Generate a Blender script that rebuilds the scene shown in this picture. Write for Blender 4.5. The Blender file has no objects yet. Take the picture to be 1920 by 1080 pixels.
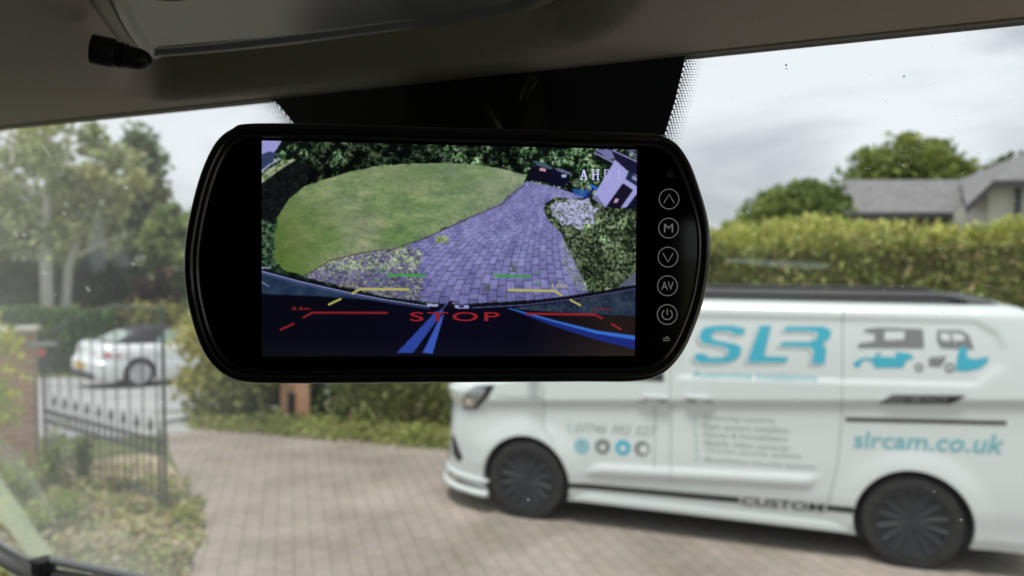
import bpy, bmesh, math, random
import numpy as np
from mathutils import Vector, Matrix
from mathutils.geometry import tessellate_polygon
random.seed(7); RNG = np.random.default_rng(11)
sc = bpy.context.scene
COL = sc.collection
R = math.radians

# ------------------------------------------------------------------ camera, sky, sun, exposure
F_PX = 1450.0; H = 2.26; PITCH = math.atan(64 / F_PX)
cam_d = bpy.data.cameras.new('camera'); cam = bpy.data.objects.new('camera', cam_d); COL.objects.link(cam)
cam.location = (0, 0, H); cam.rotation_euler = (R(90) - PITCH, 0, 0)
cam_d.sensor_width = 36; cam_d.lens = 36 * F_PX / 1920; cam_d.clip_start = 0.02; cam_d.clip_end = 2000
cam_d.dof.use_dof = True; cam_d.dof.focus_distance = 0.395; cam_d.dof.aperture_fstop = 8.2
sc.camera = cam
sc.view_settings.view_transform = 'Standard'; sc.view_settings.look = 'None'
sc.view_settings.exposure = 0.5; sc.view_settings.gamma = 1
sc.render.engine = 'CYCLES'
sc.cycles.use_denoising = True
sc.cycles.max_bounces = 10; sc.cycles.diffuse_bounces = 5; sc.cycles.glossy_bounces = 4
sc.cycles.transparent_max_bounces = 24; sc.cycles.sample_clamp_indirect = 6

SUN_EL, SUN_AZ = R(72), R(212)      # azimuth clockwise from +Y
sun_d = bpy.data.lights.new('sun', 'SUN'); sun_d.energy = 2.1; sun_d.angle = R(14); sun_d.color = (1, .97, .92)
sun = bpy.data.objects.new('sun', sun_d); COL.objects.link(sun)
sdir = Vector((math.sin(SUN_AZ) * math.cos(SUN_EL), math.cos(SUN_AZ) * math.cos(SUN_EL), math.sin(SUN_EL)))
sun.rotation_euler = sdir.to_track_quat('Z', 'Y').to_euler(); sun.location = (0, -5, 12)

W = bpy.data.worlds.new('World'); sc.world = W; W.use_nodes = True
wn, wl = W.node_tree.nodes, W.node_tree.links; wn.clear()
wo = wn.new('ShaderNodeOutputWorld'); bg = wn.new('ShaderNodeBackground'); bg.inputs[1].default_value = 0.1
sky = wn.new('ShaderNodeTexSky'); sky.sky_type = 'NISHITA'; sky.sun_disc = False
sky.sun_elevation = SUN_EL; sky.sun_rotation = SUN_AZ
tc = wn.new('ShaderNodeTexCoord'); mp = wn.new('ShaderNodeMapping'); mp.inputs['Scale'].default_value = (1.5, 1.5, 4.6)
mp.inputs['Rotation'].default_value = (0, R(14), 0); mp.inputs['Location'].default_value = (.7, .2, .35)
n1 = wn.new('ShaderNodeTexNoise'); n1.inputs['Scale'].default_value = 1.5; n1.inputs['Detail'].default_value = 6; n1.inputs['Roughness'].default_value = .5
n1.inputs['Distortion'].default_value = .5
cr = wn.new('ShaderNodeValToRGB'); e = cr.color_ramp.elements
e[0].position = .38; e[0].color = (3.8, 4.05, 4.3, 1); e[1].position = .60; e[1].color = (6.9, 7.1, 7.4, 1)
cr.color_ramp.interpolation = 'EASE'
mx = wn.new('ShaderNodeMix'); mx.data_type = 'RGBA'; mx.inputs[0].default_value = .93
wl.new(tc.outputs['Generated'], mp.inputs[0]); wl.new(mp.outputs[0], n1.inputs[0]); wl.new(n1.outputs[0], cr.inputs[0])
wl.new(sky.outputs[0], mx.inputs['A']); wl.new(cr.outputs[0], mx.inputs['B']); wl.new(mx.outputs['Result'], bg.inputs[0]); wl.new(bg.outputs[0], wo.inputs[0])

# ------------------------------------------------------------------ projection helpers (photo pixels, 1920 x 1080 -> world)
CP, SP = math.cos(PITCH), math.sin(PITCH)
O = Vector((0, 0, H))
def ray(x, y):
    a = (x - 960) / F_PX; b = (540 - y) / F_PX
    return Vector((a, CP + b * SP, -SP + b * CP))
def atY(x, y, Y):
    r = ray(x, y); return O + r * (Y / r.y)
SLOPE = .083
def hgt(Y): return -SLOPE * max(0, min(Y, 30) - 8.5)
def gnd(x, y):
    r = ray(x, y); t = -H / r.z; P = O + r * t
    if P.y > 8.5:
        t = -(H - 8.5 * SLOPE * -1 * -1) / (r.z + SLOPE * r.y) if False else (H - 8.5 * SLOPE) / (-r.z - SLOPE * r.y)
        P = O + r * t
    return P

# ------------------------------------------------------------------ materials
def mat(name, col, rough=.5, metal=0, spec=.5, coat=0, emis=0, emcol=None):
    m = bpy.data.materials.new(name); m.use_nodes = True
    b = m.node_tree.nodes['Principled BSDF']
    b.inputs['Base Color'].default_value = (*col, 1); b.inputs['Roughness'].default_value = rough
    b.inputs['Metallic'].default_value = metal; b.inputs['Specular IOR Level'].default_value = spec
    b.inputs['Coat Weight'].default_value = coat; b.inputs['Coat Roughness'].default_value = .04
    if emis: b.inputs['Emission Color'].default_value = (*(emcol or col), 1); b.inputs['Emission Strength'].default_value = emis
    return m
def noisy(name, c1, c2, scale=5, rough=.8, detail=6, bump=0, pos=(.35, .65), c3=None, spec=.3, bscale=None, stretch=(1, 1, 1)):
    m = mat(name, c1, rough, spec=spec); nt = m.node_tree; b = nt.nodes['Principled BSDF']
    t = nt.nodes.new('ShaderNodeTexCoord'); mpp = nt.nodes.new('ShaderNodeMapping'); mpp.inputs['Scale'].default_value = stretch
    n = nt.nodes.new('ShaderNodeTexNoise'); n.inputs['Scale'].default_value = scale; n.inputs['Detail'].default_value = detail
    r = nt.nodes.new('ShaderNodeValToRGB'); el = r.color_ramp.elements
    el[0].position = pos[0]; el[0].color = (*c1, 1); el[1].position = pos[1]; el[1].color = (*c2, 1)
    if c3: k = el.new((pos[0] + pos[1]) / 2); k.color = (*c3, 1)
    nt.links.new(t.outputs['Object'], mpp.inputs[0]); nt.links.new(mpp.outputs[0], n.inputs[0]); nt.links.new(n.outputs[0], r.inputs[0]); nt.links.new(r.outputs[0], b.inputs['Base Color'])
    if bump:
        n2 = nt.nodes.new('ShaderNodeTexNoise'); n2.inputs['Scale'].default_value = bscale or scale * 4; n2.inputs['Detail'].default_value = 4
        bp = nt.nodes.new('ShaderNodeBump'); bp.inputs['Strength'].default_value = bump; bp.inputs['Distance'].default_value = .02
        nt.links.new(mpp.outputs[0], n2.inputs[0]); nt.links.new(n2.outputs[0], bp.inputs['Height']); nt.links.new(bp.outputs[0], b.inputs['Normal'])
    return m
def leafmat(name):
    m = bpy.data.materials.new(name); m.use_nodes = True; nt = m.node_tree; b = nt.nodes['Principled BSDF']
    a = nt.nodes.new('ShaderNodeAttribute'); a.attribute_name = 'leafcol'
    b.inputs['Roughness'].default_value = .6; b.inputs['Specular IOR Level'].default_value = .3
    tr = nt.nodes.new('ShaderNodeBsdfTranslucent'); ms = nt.nodes.new('ShaderNodeMixShader'); ms.inputs[0].default_value = .35
    o = nt.nodes['Material Output']
    nt.links.new(a.outputs['Color'], b.inputs['Base Color']); nt.links.new(a.outputs['Color'], tr.inputs[0])
    nt.links.new(b.outputs[0], ms.inputs[1]); nt.links.new(tr.outputs[0], ms.inputs[2]); nt.links.new(ms.outputs[0], o.inputs[0])
    return m
LEAF = leafmat('leaf')
WHITE = mat('van_white', (.64, .69, .685), .28, spec=.5, coat=.6)
BLACK = mat('black_plastic', (.012, .012, .014), .45)
RUBBER = noisy('tyre_rubber', (.030, .029, .030), (.042, .041, .041), 20, .85)
RIMB = mat('black_alloy', (.034, .036, .041), .6, spec=.4)
DGLASS = mat('dark_glass', (.015, .02, .022), .06, spec=.6)
CYAN = mat('cyan_vinyl', (.055, .41, .54), .4)
LCYAN = mat('pale_cyan_vinyl', (.22, .48, .54), .4)
GREYV = mat('grey_vinyl', (.20, .215, .215), .4)
MGREY = mat('mid_grey_vinyl', (.27, .29, .29), .4)
BLKV = mat('black_vinyl', (.02, .024, .024), .35)
SEAM = mat('door_gap', (.36, .39, .39), .6)

# ------------------------------------------------------------------ object helpers
def tag(o, label=None, cat=None, group=None, kind=None):
    if label: o['label'] = label
    if cat: o['category'] = cat
    if group: o['group'] = group
    if kind: o['kind'] = kind
    return o
def empty(name, loc=(0, 0, 0), rz=0, label=None, cat=None, group=None):
    o = bpy.data.objects.new(name, None); COL.objects.link(o); o.location = loc; o.rotation_euler = (0, 0, rz)
    o.empty_display_size = .1
    return tag(o, label, cat, group)
def wloc(p):
    v = Vector((0, 0, 0))
    while p: v += p.location; p = p.parent
    return v
def mesh(name, V, Fc, m, parent=None, world=True, smooth=False, mats=None, mi=None):
    """one mesh object; world=True: vertices are world coordinates (parents are not rotated)"""
    off = wloc(parent) if (parent and world) else Vector((0, 0, 0))
    me = bpy.data.meshes.new(name)
    me.from_pydata([(v[0] - off.x, v[1] - off.y, v[2] - off.z) for v in V], [], Fc)
    for mm in (mats or [m]): me.materials.append(mm)
    if mi: me.polygons.foreach_set('material_index', mi)
    if smooth: me.polygons.foreach_set('use_smooth', [True] * len(me.polygons))
    me.update()
    o = bpy.data.objects.new(name, me); COL.objects.link(o); o.parent = parent
    return o
def autosmooth(o, ang=40):
    bm = bmesh.new(); bm.from_mesh(o.data)
    for f in bm.faces: f.smooth = True
    for ed in bm.edges:
        if len(ed.link_faces) == 2 and ed.calc_face_angle(0) > R(ang): ed.smooth = False
    bm.to_mesh(o.data); bm.free()
class MB:
    def __init__(s): s.v = []; s.f = []
    def add(s, V, Fc):
        n = len(s.v); s.v += [tuple(p) for p in V]; s.f += [[i + n for i in f] for f in Fc]; return s
    def box(s, c, d, M=None):
        x, y, z = d[0] / 2, d[1] / 2, d[2] / 2
        V = [Vector((a * x, b * y, g * z)) for a in (-1, 1) for b in (-1, 1) for g in (-1, 1)]
        if M: V = [M @ p for p in V]
        return s.add([p + Vector(c) for p in V], [(0, 1, 3, 2), (4, 6, 7, 5), (0, 4, 5, 1), (2, 3, 7, 6), (0, 2, 6, 4), (1, 5, 7, 3)])
    def bevbox(s, c, d, bv, M=None, seg=2):
        bm = bmesh.new(); bmesh.ops.create_cube(bm, size=1); bmesh.ops.scale(bm, vec=d, verts=bm.verts)
        bmesh.ops.bevel(bm, geom=bm.edges[:], offset=bv, segments=seg, affect='EDGES', profile=.5)
        V = [(M @ p.co if M else p.co) + Vector(c) for p in bm.verts]; Fc = [[v.index for v in f.verts] for f in bm.faces]; bm.free()
        return s.add(V, Fc)
    def tube(s, pts, r, n=8, cap=True):
        pts = [Vector(p) for p in pts]; rs = r if isinstance(r, (list, tuple)) else [r] * len(pts)
        rings = []; up = None
        for i, p in enumerate(pts):
            t = (pts[min(i + 1, len(pts) - 1)] - pts[max(i - 1, 0)]).normalized()
            if up is None: up = t.orthogonal().normalized()
            up = (up - t * up.dot(t)).normalized(); b = t.cross(up)
            rings.append([p + (up * math.cos(2 * math.pi * k / n) + b * math.sin(2 * math.pi * k / n)) * rs[i] for k in range(n)])
        V = [v for q in rings for v in q]; Fc = []
        for i in range(len(pts) - 1):
            for k in range(n): Fc.append((i * n + k, i * n + (k + 1) % n, (i + 1) * n + (k + 1) % n, (i + 1) * n + k))
        if cap: Fc += [list(range(n))[::-1], [(len(pts) - 1) * n + k for k in range(n)]]
        return s.add(V, Fc)
    def lathe(s, prof, M, n=24, closed=False):
        """prof: (radius, height) about local z"""
        V = []; Fc = []
        for r_, h_ in prof:
            for k in range(n):
                a = 2 * math.pi * k / n; V.append(M @ Vector((r_ * math.cos(a), r_ * math.sin(a), h_)))
        m_ = len(prof)
        for i in range(m_ if closed else m_ - 1):
            j = (i + 1) % m_
            for k in range(n): Fc.append((i * n + k, i * n + (k + 1) % n, j * n + (k + 1) % n, j * n + k))
        if not closed:
            if prof[0][0] > 0: Fc.append(list(range(n))[::-1])
            if prof[-1][0] > 0: Fc.append([(m_ - 1) * n + k for k in range(n)])
        return s.add(V, Fc)
    def build(s, name, m, parent=None, world=True, smooth=None):
        o = mesh(name, s.v, s.f, m, parent, world)
        if smooth: autosmooth(o, smooth)
        return o
def catmull(pts, n=8, closed=True):
    P = [Vector(p) for p in pts]; N = len(P); out = []
    for i in range(N if closed else N - 1):
        g = (lambda k: P[k % N]) if closed else (lambda k: P[max(0, min(N - 1, k))])
        a, b, c, d = g(i - 1), g(i), g(i + 1), g(i + 2)
        for k in range(n):
            t = k / n
            out.append(.5 * ((2 * b) + (c - a) * t + (2 * a - 5 * b + 4 * c - d) * t * t + (3 * b - a - 3 * c + d) * t ** 3))
    if not closed: out.append(P[-1])
    return out
def tess(poly): return [list(t) for t in tessellate_polygon([[Vector((p[0], p[1], 0)) for p in poly]])]
_tc = {}
def text_geo(body, shear=0, offset=0, space=1.0):
    k = (body, shear, offset, space)
    if k in _tc: return _tc[k]
    cu = bpy.data.curves.new('t', 'FONT'); cu.body = body; cu.shear = shear; cu.offset = offset; cu.space_character = space; cu.resolution_u = 3
    o = bpy.data.objects.new('t', cu); COL.objects.link(o); bpy.context.view_layer.update()
    me = o.evaluated_get(bpy.context.evaluated_depsgraph_get()).to_mesh()
    V = np.array([tuple(v.co) for v in me.vertices]); Fc = [list(p.vertices) for p in me.polygons]
    o.evaluated_get(bpy.context.evaluated_depsgraph_get()).to_mesh_clear()
    bpy.data.objects.remove(o); bpy.data.curves.remove(cu)
    mn, mxx = V.min(0), V.max(0)
    V = (V - mn) / np.maximum(mxx - mn, 1e-9)
    _tc[k] = (V[:, :2], Fc); return _tc[k]

# ------------------------------------------------------------------ foliage
def leaves(name, C, size, pal, parent=None, up=.0, aspect=.5, jit=.4, core=None, patch=1.1):
    """C: (N,3) leaf centres (world); pal: list of colours; diamond leaf faces"""
    N = len(C); C = np.asarray(C, float)
    n = RNG.normal(size=(N, 3)); n[:, 2] += up; n /= np.linalg.norm(n, axis=1)[:, None]
    t = RNG.normal(size=(N, 3)); t -= n * (t * n).sum(1)[:, None]; t /= np.linalg.norm(t, axis=1)[:, None]; b = np.cross(n, t)
    s = (size * (1 + jit * (RNG.random(N) * 2 - 1)))[:, None]
    V = np.stack([C - t * s * .5, C + b * s * aspect * .5 + n * s * .08, C + t * s * .5, C - b * s * aspect * .5 + n * s * .08], 1).reshape(-1, 3)
    off = wloc(parent) if parent else Vector((0, 0, 0)); V = V - np.array(off)
    extra = core or ([], [])
    cv = [(p[0] - off.x, p[1] - off.y, p[2] - off.z) for p in extra[0]]
    me = bpy.data.meshes.new(name)
    nv = len(V)
    idx = np.arange(nv).reshape(-1, 4)
    allV = np.concatenate([V, np.array(cv).reshape(-1, 3)]) if cv else V
    me.from_pydata(allV.tolist(), [], idx.tolist() + [[i + nv for i in f] for f in extra[1]])
    me.materials.append(LEAF)
    pal = np.array(pal); k = RNG.integers(0, len(pal), N); k2 = RNG.integers(0, len(pal), N); f = RNG.random((N, 1))
    cc = (pal[k] * f + pal[k2] * (1 - f)) * (.75 + .5 * RNG.random((N, 1)))
    if patch:
        q1 = vnoise(C[:, 0] * 1.0 + C[:, 1], C[:, 2] * 1.0, patch, 77)[:, None]; q2 = vnoise(C[:, 0] + 9, C[:, 2] + C[:, 1] * .6, patch * 2.3, 78)[:, None]
        cc = cc * (.55 + .9 * (q1 * .5 + q2 * .5)) * (1 + (q1 - .5) * np.array([.22, 0, -.1]))
    cols = np.ones((len(allV), 4)); cols[:nv, :3] = np.repeat(cc, 4, 0)
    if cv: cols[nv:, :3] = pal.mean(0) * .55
    ca = me.color_attributes.new('leafcol', 'FLOAT_COLOR', 'POINT'); ca.data.foreach_set('color', cols.ravel())
    me.update()
    o = bpy.data.objects.new(name, me); COL.objects.link(o); o.parent = parent
    return o
def vnoise(X, Y, sc_, seed=0):
    r = np.random.default_rng(seed); g = r.random((64, 64)); x = X * sc_; y = Y * sc_
    i = np.floor(x).astype(int); j = np.floor(y).astype(int); fx = x - i; fy = y - j
    fx = fx * fx * (3 - 2 * fx); fy = fy * fy * (3 - 2 * fy)
    q = lambda a, b: g[a % 64, b % 64]
    return (q(i, j) * (1 - fx) + q(i + 1, j) * fx) * (1 - fy) + (q(i, j + 1) * (1 - fx) + q(i + 1, j + 1) * fx) * fy
def blob_leaves(c, r, nclump, per, cl=.3, squash=1.0, shell=.55):
    c = np.array(c); r = np.array(r)
    d = RNG.normal(size=(nclump, 3)); d /= np.linalg.norm(d, axis=1)[:, None]
    rad = shell + (1 - shell) * RNG.random(nclump)[:, None]
    cc = c + d * rad * r * (1 - cl * .5)
    cr_ = cl * (.6 + .8 * RNG.random((nclump, 1))) * min(r)
    L = []
    for q, k in zip(cc, cr_):
        p = RNG.normal(size=(per, 3)); p /= np.linalg.norm(p, axis=1)[:, None]
        L.append(q + p * (RNG.random((per, 1)) ** .5) * k * np.array([1.2, 1.2, .8]))
    return np.concatenate(L)
BARK = noisy('bark_brown', (.10, .08, .06), (.2, .16, .12), 14, .9, bump=.4)
BIRCH = noisy('bark_birch', (.50, .48, .42), (.66, .63, .56), 6, .8, pos=(.3, .5), stretch=(1, 1, 3))
G_DARK = [(.07, .11, .045), (.10, .15, .06), (.09, .13, .055)]
G_MID = [(.07, .12, .03), (.10, .15, .045), (.12, .14, .05)]
G_OLIVE = [(.45, .47, .24), (.38, .41, .19), (.54, .55, .32)]
G_YEL = [(.34, .36, .06), (.25, .29, .06), (.42, .42, .08)]
G_COP = [(.10, .045, .04), (.13, .06, .05), (.08, .05, .035)]
def tree(name, label, Y, cx, cy, rx, ry, pal, kind='tree', n=60, per=70, leaf=.2, trunk=None, bark=None, group=None, cl=.32, shell=.5, ty=.9):
    c = atY(cx, cy, Y); s = Y / F_PX; r = (rx * s, rx * s * ty, ry * s)
    zb = hgt(Y); base = Vector((c.x, c.y, zb))
    if trunk: base = atY(trunk[0][0], 560, Y); base.z = zb
    t = empty(name, base, 0, label, kind, group)
    tb = MB(); top = Vector((c.x, c.y, c.z + r[2] * .55))
    if trunk:
        pts = [base] + [atY(px, py, Y) for px, py in trunk[1:]]; w = trunk[0][1]
        tb.tube(pts, [w * (1 - .6 * i / (len(pts) - 1)) for i in range(len(pts))], 10)
        top = pts[-1]
    else:
        w = max(.1, r[0] * .07); pts = [base, base.lerp(top, .4) + Vector((.1, 0, 0)), base.lerp(top, .75), top]; tb.tube(pts, [w, w * .8, w * .5, w * .2], 10)
    for k in range(9):
        f = .35 + .07 * k; st = pts[0].lerp(pts[-1], f) if len(pts) < 4 else pts[1].lerp(pts[-1], (f - .3) / .7)
        a = k * 2.4; en = Vector((c.x + math.cos(a) * r[0] * .7, c.y + math.sin(a) * r[1] * .7, st.z + r[2] * .35))
        tb.tube([st, st.lerp(en, .5) + Vector((0, 0, .1)), en], [w * .4, w * .28, w * .1], 6)
    tb.build('trunk', bark or BARK, t, smooth=50)
    leaves('crown', blob_leaves(c, r, n, per, cl, shell=shell), leaf, pal, t, aspect=.7)
    return t
def hedge_pts(a, b, thick, top, bot, n, rough=.12, zt=.1):
    """leaf centres on the shell of a hedge between ground points a and b"""
    a = Vector(a); b = Vector(b); d = (b - a); L = d.length; d.normalize(); nn = Vector((-d.y, d.x, 0))
    out = []
    per = RNG.random(n)
    A1 = (top - bot); A2 = thick; tot = 2 * A1 + A2
    for i in range(n):
        u = RNG.random() * L; q = per[i] * tot
        w1 = math.sin(u * 2.1) * rough * .5 + math.sin(u * 5.3 + 1) * rough * .4; 
        if q < A1: v = -thick / 2; z = bot + q
        elif q < 2 * A1: v = thick / 2; z = bot + q - A1
        else: v = -thick / 2 + (q - 2 * A1); z = top
        jt = RNG.normal(size=3) * rough * .6
        w2 = math.sin(u * 3.3 + z * 4) * rough * .6
        z = min(z, top) + (w1 * zt / .1 * .5 if z > top - .3 else 0)
        if abs(v) > thick / 2 - .01 and z > top - .25: v *= .93
        P = a + d * (u + jt[0]) + nn * (v * (1 + w2) + jt[1]); out.append((P.x, P.y, z + jt[2] * .7 + hgt(P.y)))
    return np.array(out)
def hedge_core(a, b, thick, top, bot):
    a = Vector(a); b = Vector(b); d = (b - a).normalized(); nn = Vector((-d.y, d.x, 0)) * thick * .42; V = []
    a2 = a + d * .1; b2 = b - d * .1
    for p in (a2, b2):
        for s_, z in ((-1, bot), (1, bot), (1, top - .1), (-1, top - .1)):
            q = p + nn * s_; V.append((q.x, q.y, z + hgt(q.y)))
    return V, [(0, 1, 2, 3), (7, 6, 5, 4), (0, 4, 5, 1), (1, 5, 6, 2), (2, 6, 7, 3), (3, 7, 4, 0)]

# ------------------------------------------------------------------ ground sheets (parallel, 4 mm apart)
def sheet(name, poly, m, lift, label=None, kind='structure'):
    bm = bmesh.new(); vs = [bm.verts.new((p[0], p[1], 0)) for p in poly]; bm.faces.new(vs)
    ys = [p[1] for p in poly]; k = max(8.5, math.ceil(min(ys) * 2) / 2)
    for yc in (8.5, 30.0):
        bmesh.ops.bisect_plane(bm, geom=bm.verts[:] + bm.edges[:] + bm.faces[:], plane_co=(0, yc, 0), plane_no=(0, 1, 0))
    bmesh.ops.triangulate(bm, faces=bm.faces[:])
    for v in bm.verts: v.co.z = hgt(v.co.y) + lift
    me = bpy.data.meshes.new(name); bmesh.ops.recalc_face_normals(bm, faces=bm.faces)
    for f in bm.faces:
        if f.normal.z < 0: f.normal_flip()
    bm.to_mesh(me); bm.free(); me.materials.append(m)
    o = bpy.data.objects.new(name, me); COL.objects.link(o); return tag(o, label, None, None, kind)
M_GRASS = noisy('rough_grass', (.09, .12, .04), (.20, .20, .09), 3, .95, bump=.5, c3=(.14, .16, .06))
def paving():
    m = noisy('block_paving', (.30, .262, .232), (.42, .366, .322), .55, .85, 5, bump=.3, bscale=30); nt = m.node_tree; b = nt.nodes['Principled BSDF']
    ramp = b.inputs['Base Color'].links[0].from_node
    t = nt.nodes.new('ShaderNodeTexCoord'); mp_ = nt.nodes.new('ShaderNodeMapping'); mp_.inputs['Rotation'].default_value = (0, 0, R(74))
    br = nt.nodes.new('ShaderNodeTexBrick'); br.inputs['Scale'].default_value = 1; br.inputs['Brick Width'].default_value = .20; br.inputs['Row Height'].default_value = .13
    br.inputs['Mortar Size'].default_value = .011; br.inputs['Mortar Smooth'].default_value = .3
    br.inputs['Color1'].default_value = (1, .97, .94, 1); br.inputs['Color2'].default_value = (.93, .92, .93, 1); br.inputs['Mortar'].default_value = (.74, .74, .70, 1)
    n = nt.nodes.new('ShaderNodeTexNoise'); n.inputs['Scale'].default_value = 1.4; n.inputs['Detail'].default_value = 8; n.inputs['Roughness'].default_value = .7
    r2 = nt.nodes.new('ShaderNodeValToRGB'); r2.color_ramp.elements[0].position = .3; r2.color_ramp.elements[0].color = (.66, .68, .6, 1); r2.color_ramp.elements[1].position = .6; r2.color_ramp.elements[1].color = (1, 1, 1, 1)
    m1 = nt.nodes.new('ShaderNodeMix'); m1.data_type = 'RGBA'; m1.blend_type = 'MULTIPLY'; m1.inputs[0].default_value = 1
    m2 = nt.nodes.new('ShaderNodeMix'); m2.data_type = 'RGBA'; m2.blend_type = 'MULTIPLY'; m2.inputs[0].default_value = 1
    L = nt.links.new
    L(t.outputs['Object'], mp_.inputs[0]); L(mp_.outputs[0], br.inputs[0]); L(t.outputs['Object'], n.inputs[0]); L(n.outputs[0], r2.inputs[0])
    L(ramp.outputs[0], m1.inputs['A']); L(br.outputs[0], m1.inputs['B']); L(m1.outputs['Result'], m2.inputs['A']); L(r2.outputs[0], m2.inputs['B']); L(m2.outputs['Result'], b.inputs['Base Color'])
    return m
M_PAVE = paving()
M_ROAD = noisy('worn_asphalt', (.33, .33, .33), (.43, .43, .42), 1.2, .9, 8, bump=.2)
M_SOIL = noisy('leaf_litter', (.24, .19, .12), (.50, .42, .29), 6, .95, 8, bump=.6, c3=(.38, .31, .20))
sheet('ground', [(-400, -300), (400, -300), (400, 900), (-400, 900)], M_GRASS, 0)
def G2(*pts): return [gnd(*p).xy for p in pts]
drive = G2((340, 1080), (385, 1010), (372, 950), (340, 900), (318, 850), (314, 806)) + [Vector((-5.2, 10.6)), Vector((-6.9, 12.2))] + G2((318, 776), (395, 768), (420, 775), (520, 800), (640, 812), (760, 825), (850, 838))
drive = [Vector((-2.0, .5)), Vector((-2.0, 4.5))] + drive + [Vector((1, 8.6)), Vector((4, 7.9)), Vector((9, 6.6)), Vector((14, 5.2)), Vector((14, -6)), Vector((-2, -6))]
sheet('driveway', drive, M_PAVE, .008)
sheet('road', [(-40, 10.9), (-6.9, 12.35), (-4.9, 13.0), (-3.3, 13.6), (25, 13.6), (25, 19.8), (-40, 19.8)], M_ROAD, .004)
sheet('road_apron', [(-12, 9.6), (-5.0, 9.9), (-4.3, 10.4), (-4.8, 12.2), (-6, 12.6), (-12, 12.2)], M_ROAD, .012)
sheet('planting_bed', G2((0, 1000), (0, 900), (70, 880), (300, 850), (332, 890), (366, 950), (380, 1010), (336, 1080), (310, 1130)) + [Vector((-2.2, 4.2)), Vector((-4.6, 4.4))], M_SOIL, .014)
# kerb at the mouth of the drive
kb = MB(); ka, kz = gnd(300, 798), gnd(402, 772)
kb.tube([(ka.x, ka.y, ka.z), (kz.x, kz.y, kz.z)], .05, 4); kb.build('kerb', mat('kerb_stone', (.22, .22, .21), .9)); tag(bpy.data.objects['kerb'], kind='structure')
# verge plants (stuff)
vp = []
for i in range(9000):
    f = RNG.random(); x = 350 + f * 520; y = 788 + f * 30 + RNG.random() * (20 + 14 * f)
    p = gnd(x, y); vp.append((p.x + RNG.normal() * .04, p.y + RNG.random() * .5, p.z + abs(RNG.normal()) * .07 + hgt(p.y + .3) * .0))
tag(leaves('verge_plants', vp, .07, [(.30, .34, .09), (.42, .40, .13), (.20, .28, .07), (.45, .40, .20)], up=.6), None, None, None, 'stuff')
lp = []
for i in range(9000):
    x = -40 + RNG.random() * 425; y = 880 + RNG.random() * 230
    if x > 300 and y < 905: continue
    p = gnd(x, y)
    if p.x > -2.05 or (x > 355 and (y < 940 or y > 1030)): continue
    k = vnoise(np.array([p.x]), np.array([p.y]), 2.2, 3)[0]
    if RNG.random() > k * 1.2: continue
    lp.append((p.x, p.y, .02 + abs(RNG.normal()) * .03 + max(0, k - .55) * .25 * RNG.random()))
tag(leaves('leaf_litter', lp, .075, [(.46, .42, .22), (.34, .40, .13), (.42, .32, .19), (.52, .50, .24), (.24, .32, .09), (.50, .46, .36)], up=.8, patch=0), None, None, None, 'stuff')

# ------------------------------------------------------------------ hedges, shrubs, trees
HA, HB = Vector((-2.35, 11.15, 0)), Vector((10.5, 7.95, 0))
t = empty('garden_hedge', (HA + HB) / 2, 0, 'long tall hedge with yellow tipped top behind the white van', 'hedge')
HP = hedge_pts(HA, HB, 1.2, 2.42, .12, 46000, .16)
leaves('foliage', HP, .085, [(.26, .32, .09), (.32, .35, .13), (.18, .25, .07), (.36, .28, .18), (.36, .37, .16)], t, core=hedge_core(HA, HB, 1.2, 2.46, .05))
dd = (HB - HA); LL = dd.length; dd.normalize(); dn = Vector((-dd.y, dd.x, 0)); cs = []
for i in range(2200):
    u = RNG.random() * LL; v = (RNG.random() - .5) * 1.2; p = HA + dd * u + dn * v
    if RNG.random() > .35 + 1.1 * vnoise(np.array([u]), np.array([v]), 1.1, 9)[0]: continue
    tall = .10 + .30 * vnoise(np.array([u * 1.0]), np.array([v]), 1.6, 5)[0] + .08 * RNG.random(); lean = RNG.normal(size=2) * .05
    for k in range(9):
        f = k / 8; cs.append((p.x + lean[0] * f + RNG.normal() * .02, p.y + lean[1] * f + RNG.normal() * .02, 2.40 + f * tall + hgt(p.y)))
leaves('new_shoots', cs, .08, [(.56, .55, .15), (.38, .45, .11), (.64, .62, .22)], t, up=.3, patch=0)
c3 = blob_leaves((0, 0, 0), (1, 1, 1), 1, 10)
def bush(name, label, c, r, pal, leaf=.08, n=40, per=110, cat='shrub', group=None, cl=.4):
    t = empty(name, (c[0], c[1], hgt(c[1])), 0, label, cat, group)
    L = blob_leaves(c, r, n, per, cl, shell=.6); L = L[L[:, 2] > hgt(c[1]) + .01]
    s = MB()
    for k in range(7):
        a = k * .9; s.tube([(c[0] + math.cos(a) * .05, c[1] + math.sin(a) * .05, hgt(c[1]) - .02), (c[0] + math.cos(a) * r[0] * .5, c[1] + math.sin(a) * r[1] * .5, c[2] + r[2] * .4)], [.025, .008], 5)
    s.build('stem', BARK, t)
    leaves('foliage', L, leaf, pal, t, aspect=.7)
    return t
p = gnd(450, 778)
bush('golden_shrub', 'big rounded olive and yellow shrub between the drive gate and far brick post', (-4.25, 11.7, .55), (.85, .8, 1.05), [(.36, .37, .13), (.24, .27, .08), (.46, .44, .17)], .09, 60, 160)
bush('dark_shrub', 'dark green shrub low behind the orange brick post', (-2.9, 11.9, .2), (1.0, .45, .75), G_MID, .09, 40, 120)
bush('yellow_shrub', 'bright yellow leaved shrub beside the left brick pillar', (-4.95, 6.9, 1.05), (.50, .5, .85), [(.66, .62, .08), (.50, .54, .09), (.32, .42, .09)], .075, 30, 60)
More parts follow.
